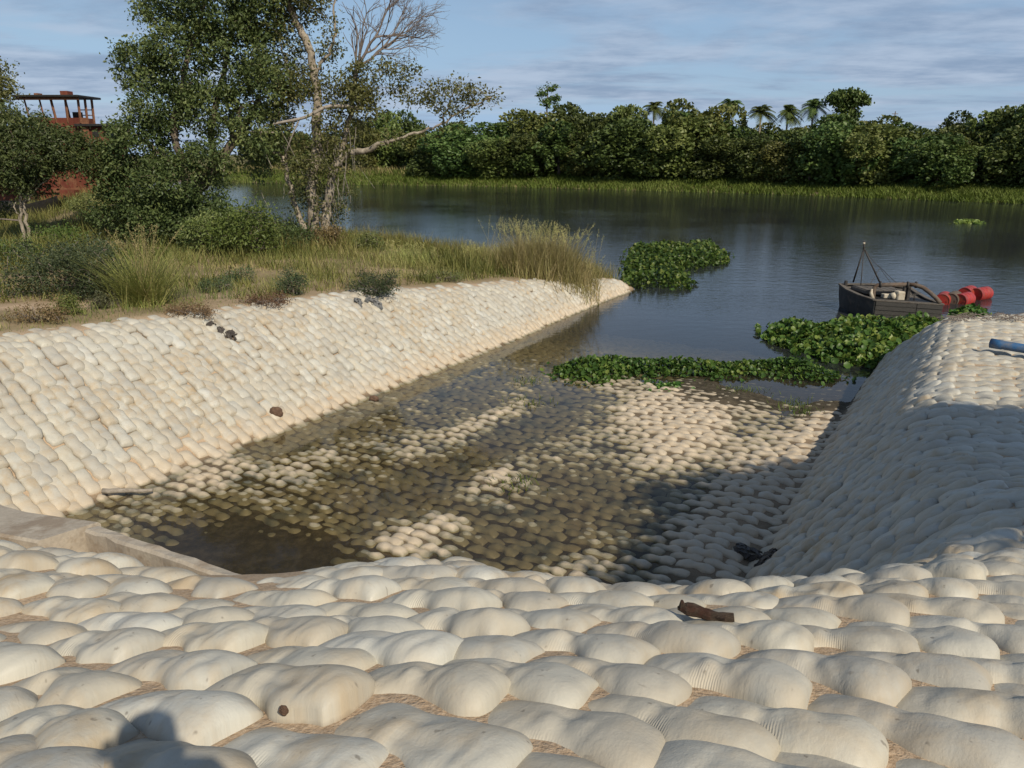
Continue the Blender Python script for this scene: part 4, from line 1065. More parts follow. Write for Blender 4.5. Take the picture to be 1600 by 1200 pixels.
def tall_clump(px, py, z, half_w, h, n, seed, label, name='tall_grass_clump', tone=.55, fan=.4, back=0.0):
    p = hit(px, py); r = np.random.default_rng(seed)
    if back: p[:2] += N * back; p[2] = float(ground_z(p[0], p[1]))
    root = empty(name, p, label, 'tall grass')
    ofs = np.c_[r.normal(0, half_w * .45, n), r.normal(0, half_w * .32, n)]
    ofs[:, 0] = np.clip(ofs[:, 0], -half_w, half_w)
    fz = ground_z(p[0] + ofs[:, 0], p[1] + ofs[:, 1]) - p[2]
    L = h * r.uniform(.45, 1.05, n) * (1 - .35 * (np.abs(ofs[:, 0]) / half_w) ** 2)
    grass_obj('blades', np.c_[ofs, fz], L, r.uniform(.018, .032, n), fan, seed + 1, tone + r.normal(0, .2, n), M_STRAW, 4, .35, root)
    m = max(30, n // 25); ii = r.choice(n, m)
    seeds = np.c_[ofs[ii], fz[ii]]
    st = MB(); hd = []
    for k in range(m):
        lx, ly = r.normal(0, .22), r.normal(0, .15); Lk = h * r.uniform(.9, 1.22)
        q = np.array([seeds[k], seeds[k] + [lx * .4 * Lk, ly * .4 * Lk, .6 * Lk], seeds[k] + [lx * Lk, ly * Lk, .98 * Lk]]); st.tube(q, [.006, .005, .004], 4, False)
        tt = r.random(14)[:, None]; hd.append(q[2] - (q[2] - q[1]) * tt * .5 + r.normal(0, .03, (14, 3)))
    st.build('stalks', M_STRAW, root, False, {'rnd': np.full(sum(len(v) for v in st.v), .85)})
    C = np.vstack(hd); V, Tq = leaf_arrays(C, .06, r, .2, .3); link('seed_heads', mk_mesh('seed_heads', V, [Tq], [M_STRAW], False, {'rnd': np.repeat(np.clip(.9 + r.normal(0, .1, len(C)), 0, 1), 4)}), root)
    return root
tall_clump(884, 440, .95, 2.3, 1.95, 5200, 101, 'big golden green clump of tall plumed grass on the point of the left bank', tone=.82, fan=.36, back=1.1)
tall_clump(225, 478, 2.3, .55, 1.75, 700, 103, 'green tall grass tuft with arching blades at the crest of the left bank', tone=.42, fan=.62)
tall_clump(745, 420, 1.4, 1.3, .95, 700, 105, 'lower clump of wispy grass left of the big golden clump', tone=.5, fan=.35)
tall_clump(640, 412, 1.6, 1.2, .8, 600, 107, 'thin straw-coloured grass clump to the right of the vine-hung trunks', tone=.65, fan=.4)
tall_clump(190, 340, 2.9, 1.8, 1.0, 900, 109, 'dry yellow grass clump on the mound below the rusty boat', tone=.6, fan=.4)

def bush(px, py, z, half_w, h, n_clump, nl, size, seed, mat, label, name='bush', tone=.5, dep=.8, group=None):
    p = hit(px, py); T = Tree(seed); r = T.r
    for k in range(7):
        a = r.uniform(0, 6.28); q = np.array([math.cos(a) * half_w * .5, math.sin(a) * half_w * .4, h * .6])
        T.limb([(0, 0, -.05), q * [.4, .4, .5], q], .022, .008, 5, .02, 3)
    T.blob((0, 0, h * .38), (half_w * .75, half_w * dep * .8, h * .38), int(n_clump * .5), nl, size, size * 2.0, tone, .3)
    for k in range(9):
        f = r.uniform(.18, .42); a = r.uniform(0, 6.28); q = r.uniform(.2, .75)
        T.blob((q * half_w * math.cos(a), q * half_w * dep * math.sin(a), h * r.uniform(.3, .95 - .4 * q)), (half_w * f, half_w * f, h * r.uniform(.18, .38)), max(3, n_clump // 11), int(nl * .9), size, size * 1.9, np.clip(tone + r.normal(0, .13), 0, 1), .3)
    keepz = []
    for i in range(len(T.lc)): T.lc[i][:, 2] = np.abs(T.lc[i][:, 2])
    root = empty(name, p, label, 'bush', group)
    T.limbs.build('stems', M_TWIG, root, True); T.foliage('foliage', root, mat, M_TWIG, .5, .3)
    return root
bush(130, 462, 2.4, 2.0, 1.65, 150, 60, .08, 121, M_LEAF_BLUE, 'wide dark feathery bush left of the arching grass tuft', tone=.35)
bush(20, 415, 2.4, 1.3, 1.0, 40, 50, .09, 122, M_LEAF_BUSH, 'green bush at the left edge, under the twin-stemmed tree', tone=.45)
bush(460, 462, 2.0, .55, .75, 26, 50, .06, 123, M_LEAF_BLUE, 'small round dark bush on the crest, midway along the left bank', tone=.35)
bush(585, 463, 1.85, .95, .85, 50, 60, .06, 124, M_LEAF_BLUE, 'dark blue-green bush spilling over the crest beside grey rags', tone=.4)
bush(385, 402, 2.25, 2.0, 2.1, 90, 60, .13, 125, M_LEAF_BUSH, 'large bright green shrub between the dark tree and the pale trunks', tone=.55)
bush(330, 398, 2.25, 1.2, 1.5, 50, 60, .12, 126, M_LEAF_YEL, 'yellowish shrub at the foot of the dark tree', tone=.55)
bush(300, 385, 2.3, 1.6, 1.2, 60, 60, .12, 127, M_LEAF_DARK, 'dark undergrowth hugging the trunk of the big dark tree', tone=.3)
bush(512, 385, 2.1, .9, .9, 36, 50, .10, 128, M_LEAF_DRY, 'reddish dry brush at the foot of the vine-hung trunks', tone=.45)
bush(450, 392, 2.1, 1.3, 1.2, 50, 60, .12, 129, M_LEAF_DARK, 'dark shrub directly left of the vine-hung trunks', tone=.35)
bush(575, 392, 2.0, 1.1, .7, 36, 50, .09, 130, M_LEAF_YEL, 'low olive shrub right of the vine-hung trunks', tone=.5)
bush(155, 330, 3.4, 1.6, .9, 50, 60, .11, 131, M_LEAF_YEL, 'yellow-green scrub at the top of the mound by the rusty hull', tone=.65)
bush(215, 345, 3.0, 1.8, 1.0, 50, 60, .10, 132, M_LEAF_YEL, 'olive scrub on the mound left of the big dark tree', tone=.55)
bush(95, 385, 2.6, 1.2, .9, 36, 50, .10, 133, M_LEAF_BUSH, 'green scrub right of the twin pale stems', tone=.45)
bush(340, 455, 2.2, .8, .35, 26, 50, .05, 134, M_LEAF_BLUE, 'flat grey-green ground plant right of the arching grass tuft', tone=.5)
bush(370, 440, 2.2, .9, .4, 26, 50, .05, 135, M_LEAF_BLUE, 'low blue-green plant on the dry grass behind the crest', tone=.45)
bush(60, 505, 2.4, .75, .42, 40, 46, .05, 136, M_LEAF_DRY, 'dry grey-brown weeds at the left end of the bank top', tone=.55)
bush(110, 492, 2.4, .35, .38, 18, 46, .055, 137, M_LEAF_BUSH, 'small yellow-green weed among dry brown weeds by the sandy path', tone=.75)
bush(160, 482, 2.4, .35, .42, 16, 46, .05, 138, M_LEAF_PALE, 'small silvery weed beside the sandy path', tone=.5)
bush(300, 495, 2.25, .8, .32, 30, 46, .05, 139, M_LEAF_DRY, 'flattened dry brown grass at the foot of the arching tuft', tone=.6)
bush(420, 478, 2.1, .8, .35, 30, 46, .05, 140, M_LEAF_DRY, 'dry brown weeds along the crest left of the round dark bush', tone=.55)
bush(690, 440, 1.6, 1.2, .4, 30, 46, .06, 141, M_LEAF_YEL, 'low olive weeds behind the middle of the white crest', tone=.6)

# ------------------------------------------------------------------ water hyacinth
def hyacinth(name, poly_px, n, size, h, seed, label, tone=.5, cat='water plants'):
    r = np.random.default_rng(seed); poly = np.array([at_z(px, py, 0)[:2] for px, py in poly_px])
    lo, hi_ = poly.min(0), poly.max(0); pts = np.zeros((0, 2))
    while len(pts) < n:
        q = r.uniform(lo - .4, hi_ + .4, (n * 2, 2)); d = sdf(q[:, 0], q[:, 1], poly)
        ok = (d > -.45) & (r.random(len(q)) < np.where(d > 0, np.clip(.35 + d * 1.6 + 2.2 * (fbm(q[:, 0] * 1.1, q[:, 1] * 1.1) - .42), 0, 1), .10 * (fbm(q[:, 0] * 1.1, q[:, 1] * 1.1) > .45)))
        pts = np.vstack([pts, q[ok]])
    pts = pts[:n]; d = np.clip(sdf(pts[:, 0], pts[:, 1], poly), 0, 1)
    gz_ = np.clip(ground_z(pts[:, 0], pts[:, 1]), 0, .12)
    z = gz_ + h * np.clip(.15 + d * 1.1, .15, 1) * (.2 + .8 * r.random(n) ** .8) * (.25 + 1.5 * fbm(pts[:, 0] * 1.1, pts[:, 1] * 1.1))
    C = np.c_[pts, z]; ang = r.uniform(0, 6.28, n)
    tilt = np.abs(r.normal(.75, .35, n)); out_ = np.c_[np.cos(ang), np.sin(ang), np.zeros(n)]
    nrm = unit(out_ * np.sin(tilt)[:, None] + np.array([0, 0, 1]) * np.cos(tilt)[:, None])
    U = unit(np.cross(nrm, np.c_[-np.sin(ang), np.cos(ang), np.zeros(n)])); Wv = np.cross(nrm, U)
    sz = size * r.uniform(.6, 1.3, n)
    K = 7; V = [C - nrm * (sz * .18)[:, None]]
    for k in range(K):
        a = 2 * np.pi * k / K; rad = sz * .5 * (1.1 if k == 0 else 1)
        V.append(C + U * (np.cos(a) * rad * 1.1)[:, None] + Wv * (np.sin(a) * rad)[:, None] + nrm * (sz * .06 * r.normal(0, 1, n))[:, None])
    foot = C - U * 0 + np.c_[-out_[:, :2] * .05, -z]
    V += [foot - Wv * .010, foot + Wv * .010]
    A = np.stack(V, 1).reshape(-1, 3); nv = K + 3; i = np.arange(n)[:, None] * nv
    T_ = np.concatenate([i + [0, 1 + k, 1 + (k + 1) % K] for k in range(K)] + [i + [K + 1, K + 2, 0]], 1).reshape(-1, 3)
    rn = np.clip(tone + r.normal(0, .2, n) + .5 * (fbm(pts[:, 0] * .9, pts[:, 1] * .9) - .45), 0, 1)
    o = link(name, mk_mesh(name, A, [T_], [M_HYA], True, {'rnd': np.repeat(rn, nv)}))
    return tag(o, label, cat, kind='stuff')
hyacinth('water_hyacinth', [(965, 452), (985, 388), (1010, 386), (1060, 388), (1110, 384), (1142, 402), (1138, 414), (1090, 420), (1062, 428), (1092, 446), (1075, 455), (1010, 452)], 4200, .17, .62, 301, 'raft of water hyacinth floating off the tip of the left bank', .42)
hyacinth('water_hyacinth', [(860, 578), (900, 566), (960, 562), (1040, 566), (1110, 570), (1200, 566), (1270, 570), (1318, 588), (1300, 600), (1240, 594), (1160, 590), (1060, 588), (1000, 592), (930, 600), (880, 592)], 3000, .105, .36, 302, 'narrow dark strip of water hyacinth lying across the foot of the ramp', .36)
hyacinth('water_hyacinth', [(1190, 530), (1200, 512), (1260, 512), (1320, 506), (1400, 506), (1470, 505), (1480, 520), (1420, 548), (1385, 575), (1330, 572), (1290, 566), (1250, 548), (1225, 545)], 4200, .17, .50, 303, 'lush bright green water hyacinth between the dredge boat and the right bank', .55)
hyacinth('water_hyacinth', [(1478, 492), (1500, 486), (1545, 488), (1552, 500), (1500, 505)], 320, .16, .5, 304, 'small hyacinth tuft in front of the red drums', .45)
hyacinth('water_hyacinth', [(1490, 346), (1532, 347), (1530, 350), (1492, 350)], 160, .35, .25, 305, 'tiny pale floating plant patch far out on the river', .95)
hyacinth('water_hyacinth', [(1020, 602), (1068, 598), (1070, 608), (1030, 610)], 170, .10, .22, 306, 'little hyacinth tuft washed up right behind the dry bag ridge', .4)
r = np.random.default_rng(400)
for px, py, n, lab in [(803, 758, 60, 'small weed tuft on the islet of dry bags mid ramp'), (1155, 610, 120, 'sparse weeds on the silt below the hyacinth strip'), (1245, 632, 100, 'weeds growing on silt near the right bank toe'), (1255, 646, 70, 'second weed patch nearer the right bank toe, just below the other'), (830, 632, 60, 'weed tuft in shallow water near the left bank toe'), (825, 596, 70, 'weed tuft left of the hyacinth strip')]:
    p = at_z(px, py, 0); z = float(ground_z(p[0], p[1]))
    q = np.c_[r.normal(0, .28, n), r.normal(0, .2, n), np.full(n, .0)]
    o = empty('weed_tuft', (p[0], p[1], z + .04), lab, 'weed')
    grass_obj('foliage', q, r.uniform(.08, .2, n), np.full(n, .022), .6, int(px), .3 + r.normal(0, .15, n), M_MARSH, 2, .35, o)

# ------------------------------------------------------------------ dredge boat
M_HULL = mat_rough('black_hull', (0.018, 0.020, 0.022), (0.045, 0.047, 0.048), 4, 0.6, .3, .01, (1, 1, .3), (0.09, 0.075, 0.06))
M_PLANK = mat_rough('grey_planks', (0.035, 0.034, 0.032), (0.085, 0.08, 0.072), 5, .8, .4, .01, (3, 3, 14))
M_DECK = mat_rough('deck', (0.09, 0.08, 0.068), (0.17, 0.152, 0.13), 5, .85, .4, .01, (1, 6, 1), (.08, .065, .05))
M_RUSTPIPE = mat_rough('rusty_pipe', (0.085, 0.068, 0.055), (0.17, 0.135, 0.105), 7, .8, .4, .01, (1, 1, 1), (.10, .055, .03))
M_IRON = mat_rough('dark_iron', (0.03, 0.03, 0.032), (0.08, 0.07, 0.06), 9, .6, .3, .005)
M_CREAM = mat_rough('cream_paint', (0.50, 0.44, 0.33), (0.60, 0.55, 0.44), 5, .6, .2, .004, (1, 1, 1), (.24, .15, .08))
M_RED = mat_rough('red_paint', (0.30, 0.022, 0.017), (0.42, 0.045, 0.032), 3, .42, .15, .006, (1, 1, 1), (.22, .06, .03), 0, .5)
M_RUST = mat_rough('rust_red_steel', (0.10, 0.026, 0.015), (0.17, 0.046, 0.026), 1.6, .75, .35, .01, (1, 1, .3), (.20, .10, .05))
M_BLACK = mat_rough('black_rubber', (0.015, .015, .015), (.035, .033, .03), 6, .6, .2, .005)
M_BLUE = mat_rough('blue_pipe', (0.022, 0.085, 0.20), (0.035, 0.12, 0.26), 3, .45, .1, .004, (1, 1, 1), (.13, .13, .13), 0, .5)

A_ = at_z(1311, 446, .86); B_ = at_z(1366, 470, .72); C_ = at_z(1474, 477, .66)
A2, B2, C2 = A_[:2], B_[:2], C_[:2]
D2 = A2 + (C2 - B2) * 0.92 + np.array([.5, .0])
bo = np.array([*((A2 + B2 + C2 + D2) / 4), 0.0])
boat = empty('dredge_boat', bo, 'small black wooden dredge boat with suction pipe and tripod mast, moored by the red drums', 'boat')
def loc3(p, z): return np.array([p[0] - bo[0], p[1] - bo[1], z])
def outline(n=9):
    pts = []
    mid = (A2 + B2) / 2 + unit(np.array([B2[1] - A2[1], A2[0] - B2[0]])) * -0.0
    side = [A2, A2 * .7 + B2 * .3 + (A2 - D2) * .035, A2 * .35 + B2 * .65 + (A2 - D2) * .04, B2]
    pts += side + [B2 * .5 + C2 * .5, C2, C2 * .6 + D2 * .4, C2 * .25 + D2 * .75, D2, D2 * .5 + A2 * .5 + (D2 - C2) * .05]
    return np.array(pts)
OUT = outline(); cen = OUT.mean(0)
zt_ = np.array([.90, .80, .75, .72, .69, .66, .68, .76, .86, .92])
def ring(scale, z): return np.array([[*(cen + (p - cen) * scale - bo[:2]), zz] for p, zz in zip(OUT, np.broadcast_to(z, (len(OUT),)))])
hb = MB(); rings = [ring(.86, -.35), ring(.94, 0.0), ring(.985, zt_ - .38), ring(1.0, zt_)]
Vh = np.vstack(rings); m = len(OUT); q = [(k * m + i, k * m + (i + 1) % m, (k + 1) * m + (i + 1) % m, (k + 1) * m + i) for k in range(3) for i in range(m)]
link('hull', mk_mesh('hull', Vh, [np.array(q), np.array([list(range(m))[::-1]])], [M_HULL], False), boat)
def edge_box(p, q_, z0, z1, th, out_, mat, name, parent, zq=None):
    """a plank standing on the hull side from p to q"""
    p = np.asarray(p); q_ = np.asarray(q_); e_ = unit(q_ - p); n_ = np.array([e_[1], -e_[0]])
    if n_ @ ((p + q_) / 2 - cen) < 0: n_ = -n_
    V = []
    for (pt, zz0, zz1) in ((p, z0[0], z1[0]), (q_, z0[1], z1[1])):
        for zc in (zz0, zz1):
            for oo in (out_, out_ + th): V.append([*(pt + n_ * oo - bo[:2]), zc])
    return link(name, mk_mesh(name, np.array(V), [np.array([(0, 1, 3, 2), (4, 6, 7, 5), (0, 4, 5, 1), (2, 3, 7, 6), (0, 2, 6, 4), (1, 5, 7, 3)])], [mat], False), parent)
for k in range(4):   # strakes on the lit near side
    za, zb = .72 - .17 * k - .005, .66 - .17 * k - .005
    edge_box(B2 + (C2 - B2) * .03, B2 + (C2 - B2) * .62, (za - .155, za * .37 + zb * .63 - .155 + .0), (za, za * .38 + zb * .62), .022 + .004 * (k % 2), .005 - .018 * k, M_PLANK, 'plank', boat)
    edge_box(B2 + (C2 - B2) * .63, B2 + (C2 - B2) * .995, (za * .37 + zb * .63 - .155, zb - .155), (za * .37 + zb * .63, zb), .020 + .004 * ((k + 1) % 2), .005 - .018 * k, M_PLANK, 'plank', boat)
for i in range(m):   # gunwale cap
    p, q_ = OUT[i], OUT[(i + 1) % m]
    edge_box(p, q_, (zt_[i] + .002, zt_[(i + 1) % m] + .002), (zt_[i] + .05, zt_[(i + 1) % m] + .05), .16, -.12, M_DECK, 'gunwale', boat)
deck = ring(.93, zt_ - .06); 
link('deck', mk_mesh('deck', deck, [np.array([list(range(m))])], [M_DECK], False), boat)
def bp(fa, fb, z):
    """point on deck: fa from the near-left corner B towards C, fb from B towards A"""
    p = B2 + (C2 - B2) * fa + (A2 - B2) * fb; return loc3(p, z)
ex = unit(np.r_[C2 - B2, 0]); ey = unit(np.r_[A2 - B2, 0]); BR = np.c_[ex, ey, [0, 0, 1]]
mb = MB(); mb.box(bp(.42, .62, .86), (1.5, 1.15, .14), BR, .015); hatch = mb.build('hatch_cover', M_DECK, boat)
for k in range(5): mb = MB(); mb.box(bp(.42, .62, .945) + ex * (k - 2) * .29, (.26, 1.1, .024), BR, .004); mb.build('plank', M_DECK, hatch)
mb = MB(); mb.box(bp(.52, .26, .69), (1.7, .95, .06), BR); mb.build('engine_well', M_BLACK, boat)
mb = MB()
mb.tube([bp(.11, .22, .68), bp(.10, .22, .95), bp(.115, .23, 1.14), bp(.16, .24, 1.22), bp(.30, .24, 1.25), bp(.60, .24, 1.29)], .078, 12); mb.build('suction_pipe', M_RUSTPIPE, boat, True)
mb = MB(); mb.tube([bp(.60, .24, 1.29), bp(.70, .22, 1.29), bp(.79, .17, 1.21), bp(.86, .11, 1.05), bp(.91, .05, .90), bp(.95, .0, .74)], .078, 12); mb.build('discharge_hose', M_RUSTPIPE, boat, True)
mb = MB(); mb.box(bp(.62, .24, .92), (.10, .14, .5), BR, .01); mb.box(bp(.56, .24, 1.0), (.07, .12, .44), BR, .01); mb.box(bp(.59, .24, 1.33), (.30, .08, .06), BR, .01); mb.box(bp(.62, .24, 1.18), (.10, .14, .3), BR, .01); mb.build('pipe_stand', M_IRON, boat)
for fa in (.20, .60, .72): 
    mb = MB(); c = bp(fa, .24, 1.235 + .07 * fa); mb.tube([c - ex * .03, c + ex * .03], .125, 12); mb.build('pipe_flange', M_IRON, boat, True)
mb = MB(); mb.box(bp(.50, .24, .86), (.26, .30, .34), BR, .03); eng = mb.build('engine_block', M_CREAM, boat)
mb = MB(); mb.tube([bp(.40, .26, .78), bp(.47, .26, .86)], [.16, .12], 12); mb.build('pump_housing', M_CREAM, boat, True)
mb = MB(); mb.box(bp(.36, .30, .80), (.34, .22, .16), BR, .02); mb.build('fuel_can', M_CREAM, boat)
mb = MB(); mb.tube([bp(.09, .20, .70), bp(.06, .21, .95), bp(.07, .21, 1.08)], [.08, .07, .02], 8); mb.build('canvas_sack', M_CREAM, boat, True)
mb = MB(); mb.tube([bp(.70, .2, .72), bp(.70, .2, .95)], .02, 6); mb.tube([bp(.66, .2, .95), bp(.74, .2, .95)], .02, 6); mb.build('valve_handle', M_IRON, boat, True)
mb = MB(); mb.box(bp(.06, .92, .98), (.10, .10, .24), BR, .015); mb.build('mooring_post', M_IRON, boat)
apx = at_y(1350, 388, bo[1] + 1.3) - bo; apx_top = at_y(1350.5, 376, bo[1] + 1.3) - bo
f1 = at_y(1333, 441, bo[1] + 1.7) - bo; f2 = at_y(1376, 444, bo[1] + 1.5) - bo; f3 = at_y(1345, 446, bo[1] + 0.6) - bo
for ft in (f1, f2, f3):
    ft[2] = max(ft[2], .76); mb = MB(); mb.tube([ft, apx], [.035, .028] if ft is not f3 else [.02, .016], 7); mb.build('mast_leg', M_IRON, boat, True)
mb = MB(); mb.tube([apx - [0, 0, .1], apx_top], .035, 7); mb.build('masthead', M_IRON, boat, True)
mb = MB(); mb.tube([apx_top - [0, 0, .14], apx_top - [0, 0, .07]], .05, 8); mb.build('mast_lamp', M_CREAM, boat, True)
blk = at_y(1375, 418, bo[1] + .9) - bo
for a_, b_ in ((apx, blk), (blk, bp(.62, .4, .85)), (blk + [.03, 0, 0], bp(.78, .35, .80)), (blk, bp(.2, .6, .86)), (bp(.62, .24, 1.2), bp(.9, .5, .72))):
    mb = MB(); t = np.linspace(0, 1, 6)[:, None]; Q = a_ * (1 - t) + b_ * t - np.array([0, 0, .05]) * (t * (1 - t) * 4); mb.tube(Q, .010, 5); mb.build('rigging_line', M_IRON, boat, True)

# ------------------------------------------------------------------ floating drums
def make_drum(loc, axis_deg, mat, label, group, tilt=0.0):
    root = empty('oil_drum', loc, label, 'drum', group); root.rotation_euler = (R(90 + tilt), 0, R(axis_deg))
    prof = [(-.44, .275), (-.44, .292), (-.425, .295), (-.16, .287), (-.15, .296), (-.13, .296), (-.12, .287), (.12, .287), (.13, .296), (.15, .296), (.16, .287), (.425, .287), (.425, .295), (.44, .292), (.44, .275)]
    n = 28; th = np.arange(n) * 2 * np.pi / n; V = np.array([[rr * math.cos(a), rr * math.sin(a), z] for z, rr in prof for a in th]); m_ = len(prof)
    q = [(k * n + i, k * n + (i + 1) % n, (k + 1) * n + (i + 1) % n, (k + 1) * n + i) for k in range(m_ - 1) for i in range(n)]
    link('drum_body', mk_mesh('drum_body', V, [np.array(q)], [mat], True), root)
    for z, sg in ((-.434, -1), (.434, 1)):
        V = np.array([[.276 * math.cos(a), .276 * math.sin(a), z] for a in th] + [[.27 * math.cos(a), .27 * math.sin(a), z - .012 * sg] for a in th] + [[0, 0, z - .012 * sg]])
        q = [(i, (i + 1) % n, n + (i + 1) % n, n + i) for i in range(n)]; t_ = [(n + i, n + (i + 1) % n, 2 * n) for i in range(n)]
        e_ = link('drum_end', mk_mesh('drum_end', V, [np.array(q), np.array(t_)], [mat], False), root)
        mb = MB(); mb.tube([(.19, 0, z - .012 * sg), (.19, 0, z + .008 * sg)], .03, 8); mb.build('bung', mat, e_)
    return root
GD = 'red drums floating by the dredge boat'
def drum_at(px, py, z, ax, mat, lab): p = at_z(px, py, z); make_drum(p, ax, mat, lab, GD)
drum_at(1512, 458, .22, -46, M_RED, 'red drum floating left of its larger-looking twin at the right')
drum_at(1533, 459.5, .20, -58, M_RED, 'rightmost red drum, its round end towards the ramp')
drum_at(1474, 468, .14, -36, M_RED, 'dark red drum closest to the dredge boat')
drum_at(1506, 468.5, .12, -52, M_RED, 'low red drum half hidden by the hyacinth tuft')
drum_at(1489, 467, .14, -42, M_RUSTPIPE, 'brown rusty drum between two red ones behind the hyacinth tuft')

# ------------------------------------------------------------------ blue pipe on the right bank
pa = at_z(1548, 536, 2.22); pb = at_z(1640, 553, 2.20)
root = empty('blue_pipe', pa, 'blue plastic pipe lying on top of the right sandbag bank', 'pipe')
d3 = unit(pb - pa); L3 = np.linalg.norm(pb - pa) + 1.6
d3[2] = 0
n = 24; th = np.arange(n) * 2 * np.pi / n; sx_ = unit(np.cross(d3, [0, 0, 1.0])); sz_ = np.array([0, 0, 1.0])
V = []; prof = [(0, .085), (0, .10), (.22, .10), (.23, .092), (L3, .092)]
for t, rr in prof:
    for a in th: V.append(d3 * t + sx_ * math.cos(a) * rr + sz_ * math.sin(a) * rr)
prof2 = [(0.0, .085), (.9, .085)]
nb_ = len(V)
for t, rr in prof2:
    for a in th: V.append(d3 * t + sx_ * math.cos(a) * rr + sz_ * math.sin(a) * rr)
q = [(k * n + i, k * n + (i + 1) % n, (k + 1) * n + (i + 1) % n, (k + 1) * n + i) for k in range(4) for i in range(n)]
link('pipe_wall', mk_mesh('pipe_wall', np.array(V), [np.array(q)], [M_BLUE], True), root)
q = [(nb_ + i, nb_ + n + i, nb_ + n + (i + 1) % n, nb_ + (i + 1) % n) for i in range(n)]
link('bore', mk_mesh('bore', np.array(V), [np.array(q)], [M_BLUE], True), root)

# ------------------------------------------------------------------ driftwood, debris, stones
M_DRIFT = mat_rough('driftwood', (0.045, 0.032, 0.022), (0.12, 0.085, 0.06), 14, .9, .8, .012, (1, 6, 6), (.08, .032, .02))
def surf(px, py, z0=3.8):
    """walk down the sight line until it meets the bag surface"""
    d = ray(px, py); t = np.linspace(1.2, 45, 9000); p = CAM + d * t[:, None]
    g = ground_z(p[:, 0], p[:, 1]) + .09; i = int(np.argmax(p[:, 2] < g)); return p[i]
a, b = surf(1058, 962), surf(1146, 972)
root = empty('driftwood', (a + b) / 2, 'dark splintered piece of driftwood lying on the near sandbags', 'driftwood')
mb = MB(); t = np.linspace(0, 1, 12); r = np.random.default_rng(9)
Q = a + (b - a) * t[:, None] + np.c_[r.normal(0, .0015, 12), .006 * np.sin(t * 7), .035 + .006 * np.sin(t * 5 + 1) - .012 * t] - (a + b) / 2
mb.tube(Q, .030 * np.r_[.25, .7, 1, 1.05, .92, .85, .9, .78, .72, .8, .74, .66], 9); ob = mb.build('wood', M_DRIFT, root, False)
mb = MB(); mb.tube([Q[1], Q[1] + (Q[1] - Q[4]) * .15 + [0, -.02, .05]], [.02, .006], 5); mb.tube([Q[7], Q[7] + [.04, -.05, .02]], [.018, .006], 5); mb.build('splinter', M_DRIFT, root, False)
a = surf(162, 774); b = surf(243, 772)
mb = MB(); Q = np.linspace(a, b, 8) + np.c_[rng.normal(0, .02, (8, 2)), np.full(8, .08)]; mb.tube(Q, np.linspace(.05, .03, 8), 8)
tag(mb.build('driftwood_stick', M_DEAD, None, True), 'weathered stick lying where the left bank meets the mud', 'stick')

def lump(p, rad, seed, mat, name, label, cat):
    r = np.random.default_rng(seed); n1, n2 = 12, 8; V = []; 
    for i in range(n2 + 1):
        for j in range(n1):
            th, ph = math.pi * i / n2, 2 * math.pi * j / n1
            u = np.array([math.sin(th) * math.cos(ph), math.sin(th) * math.sin(ph), math.cos(th)])
            V.append(u * (np.array(rad) * (0.75 + .5 * float(fbm(np.array(u[0] * 2.2 + seed), np.array(u[1] * 2.2 + u[2] * 2.9), 3)))))
    q = [(i * n1 + j, (i + 1) * n1 + j, (i + 1) * n1 + (j + 1) % n1, i * n1 + (j + 1) % n1) for i in range(n2) for j in range(n1)]
    o = link(name, mk_mesh(name, np.array(V), [np.array(q)], [mat], False)); o.location = p; return tag(o, label, cat)
M_CLOD = mat_rough('brown_clod', (0.10, .06, .04), (.19, .12, .08), 14, .95, .8, .02)
lump(surf(431, 645), (.17, .10, .15), 3, M_CLOD, 'earth_clod', 'ragged brown clod stuck on the left bank among loose bags', 'clod')
lump(surf(584, 623), (.13, .09, .09), 4, M_CLOD, 'earth_clod', 'smooth brown lump at the toe of the left bank', 'clod')
lump(surf(443, 1110), (.016, .012, .02), 5, M_CLOD, 'pebble', 'dark pebble sitting on a near sandbag', 'pebble')
M_RAG = mat_rough('black_plastic', (0.035, .030, .027), (.10, .085, .07), 9, .5, .6, .02)
M_RAGG = mat_rough('grey_rag', (0.07, .075, .075), (.24, .24, .235), 6, .8, .6, .02)
def rag(pts_px, seed, mat, name, label, th=.05):
    """a crumpled sheet lying on the bags, with real thickness"""
    r = np.random.default_rng(seed); P = [surf(*p) for p in pts_px]; c = np.mean(P, 0); mb = MB()
    for p in P:
        n_ = 9; g = np.stack(np.meshgrid(np.linspace(-1, 1, n_), np.linspace(-1, 1, n_), indexing='ij'), -1).reshape(-1, 2)
        sc = r.uniform(.07, .15); an = r.uniform(0, 3.1); ca, sa = math.cos(an), math.sin(an)
        x = p[0] + sc * (g[:, 0] * ca * 1.4 - g[:, 1] * sa) + r.normal(0, .02, len(g)); y = p[1] + sc * (g[:, 0] * sa * 1.4 + g[:, 1] * ca) + r.normal(0, .02, len(g))
        z = ground_z(x, y) + .11 + th * (r.random(len(g)) * .9) * (1 - .6 * (g ** 2).max(1)) - .06 * ((g ** 2).max(1) > .98)
        V = np.c_[x, y, z] - c; i = np.arange(n_ - 1)[:, None] * n_; j = np.arange(n_ - 1)[None]; q = np.stack([i + j, i + n_ + j, i + n_ + j + 1, i + j + 1], -1).reshape(-1, 4)
        q = q[r.random(len(q)) > .18]; mb.add(V, q); mb.add(V - [0, 0, .012], q[:, ::-1])
    o = mb.build(name, mat, None, False); o.location = c; return tag(o, label, 'rag')
rag([(330, 508), (345, 516), (362, 522)], 11, M_RAG, 'tar_cloth', 'torn black cloth draped over the crest of the left bank')
rag([(560, 472), (580, 470), (590, 476)], 12, M_RAGG, 'grey_rag', 'grey rags heaped on the crest below the dark blue-green bush', .12)
rag([(1168, 862), (1196, 874), (1200, 866)], 13, M_RAG, 'black_scrap', 'scrap of black plastic in a hollow at the toe of the right bank')
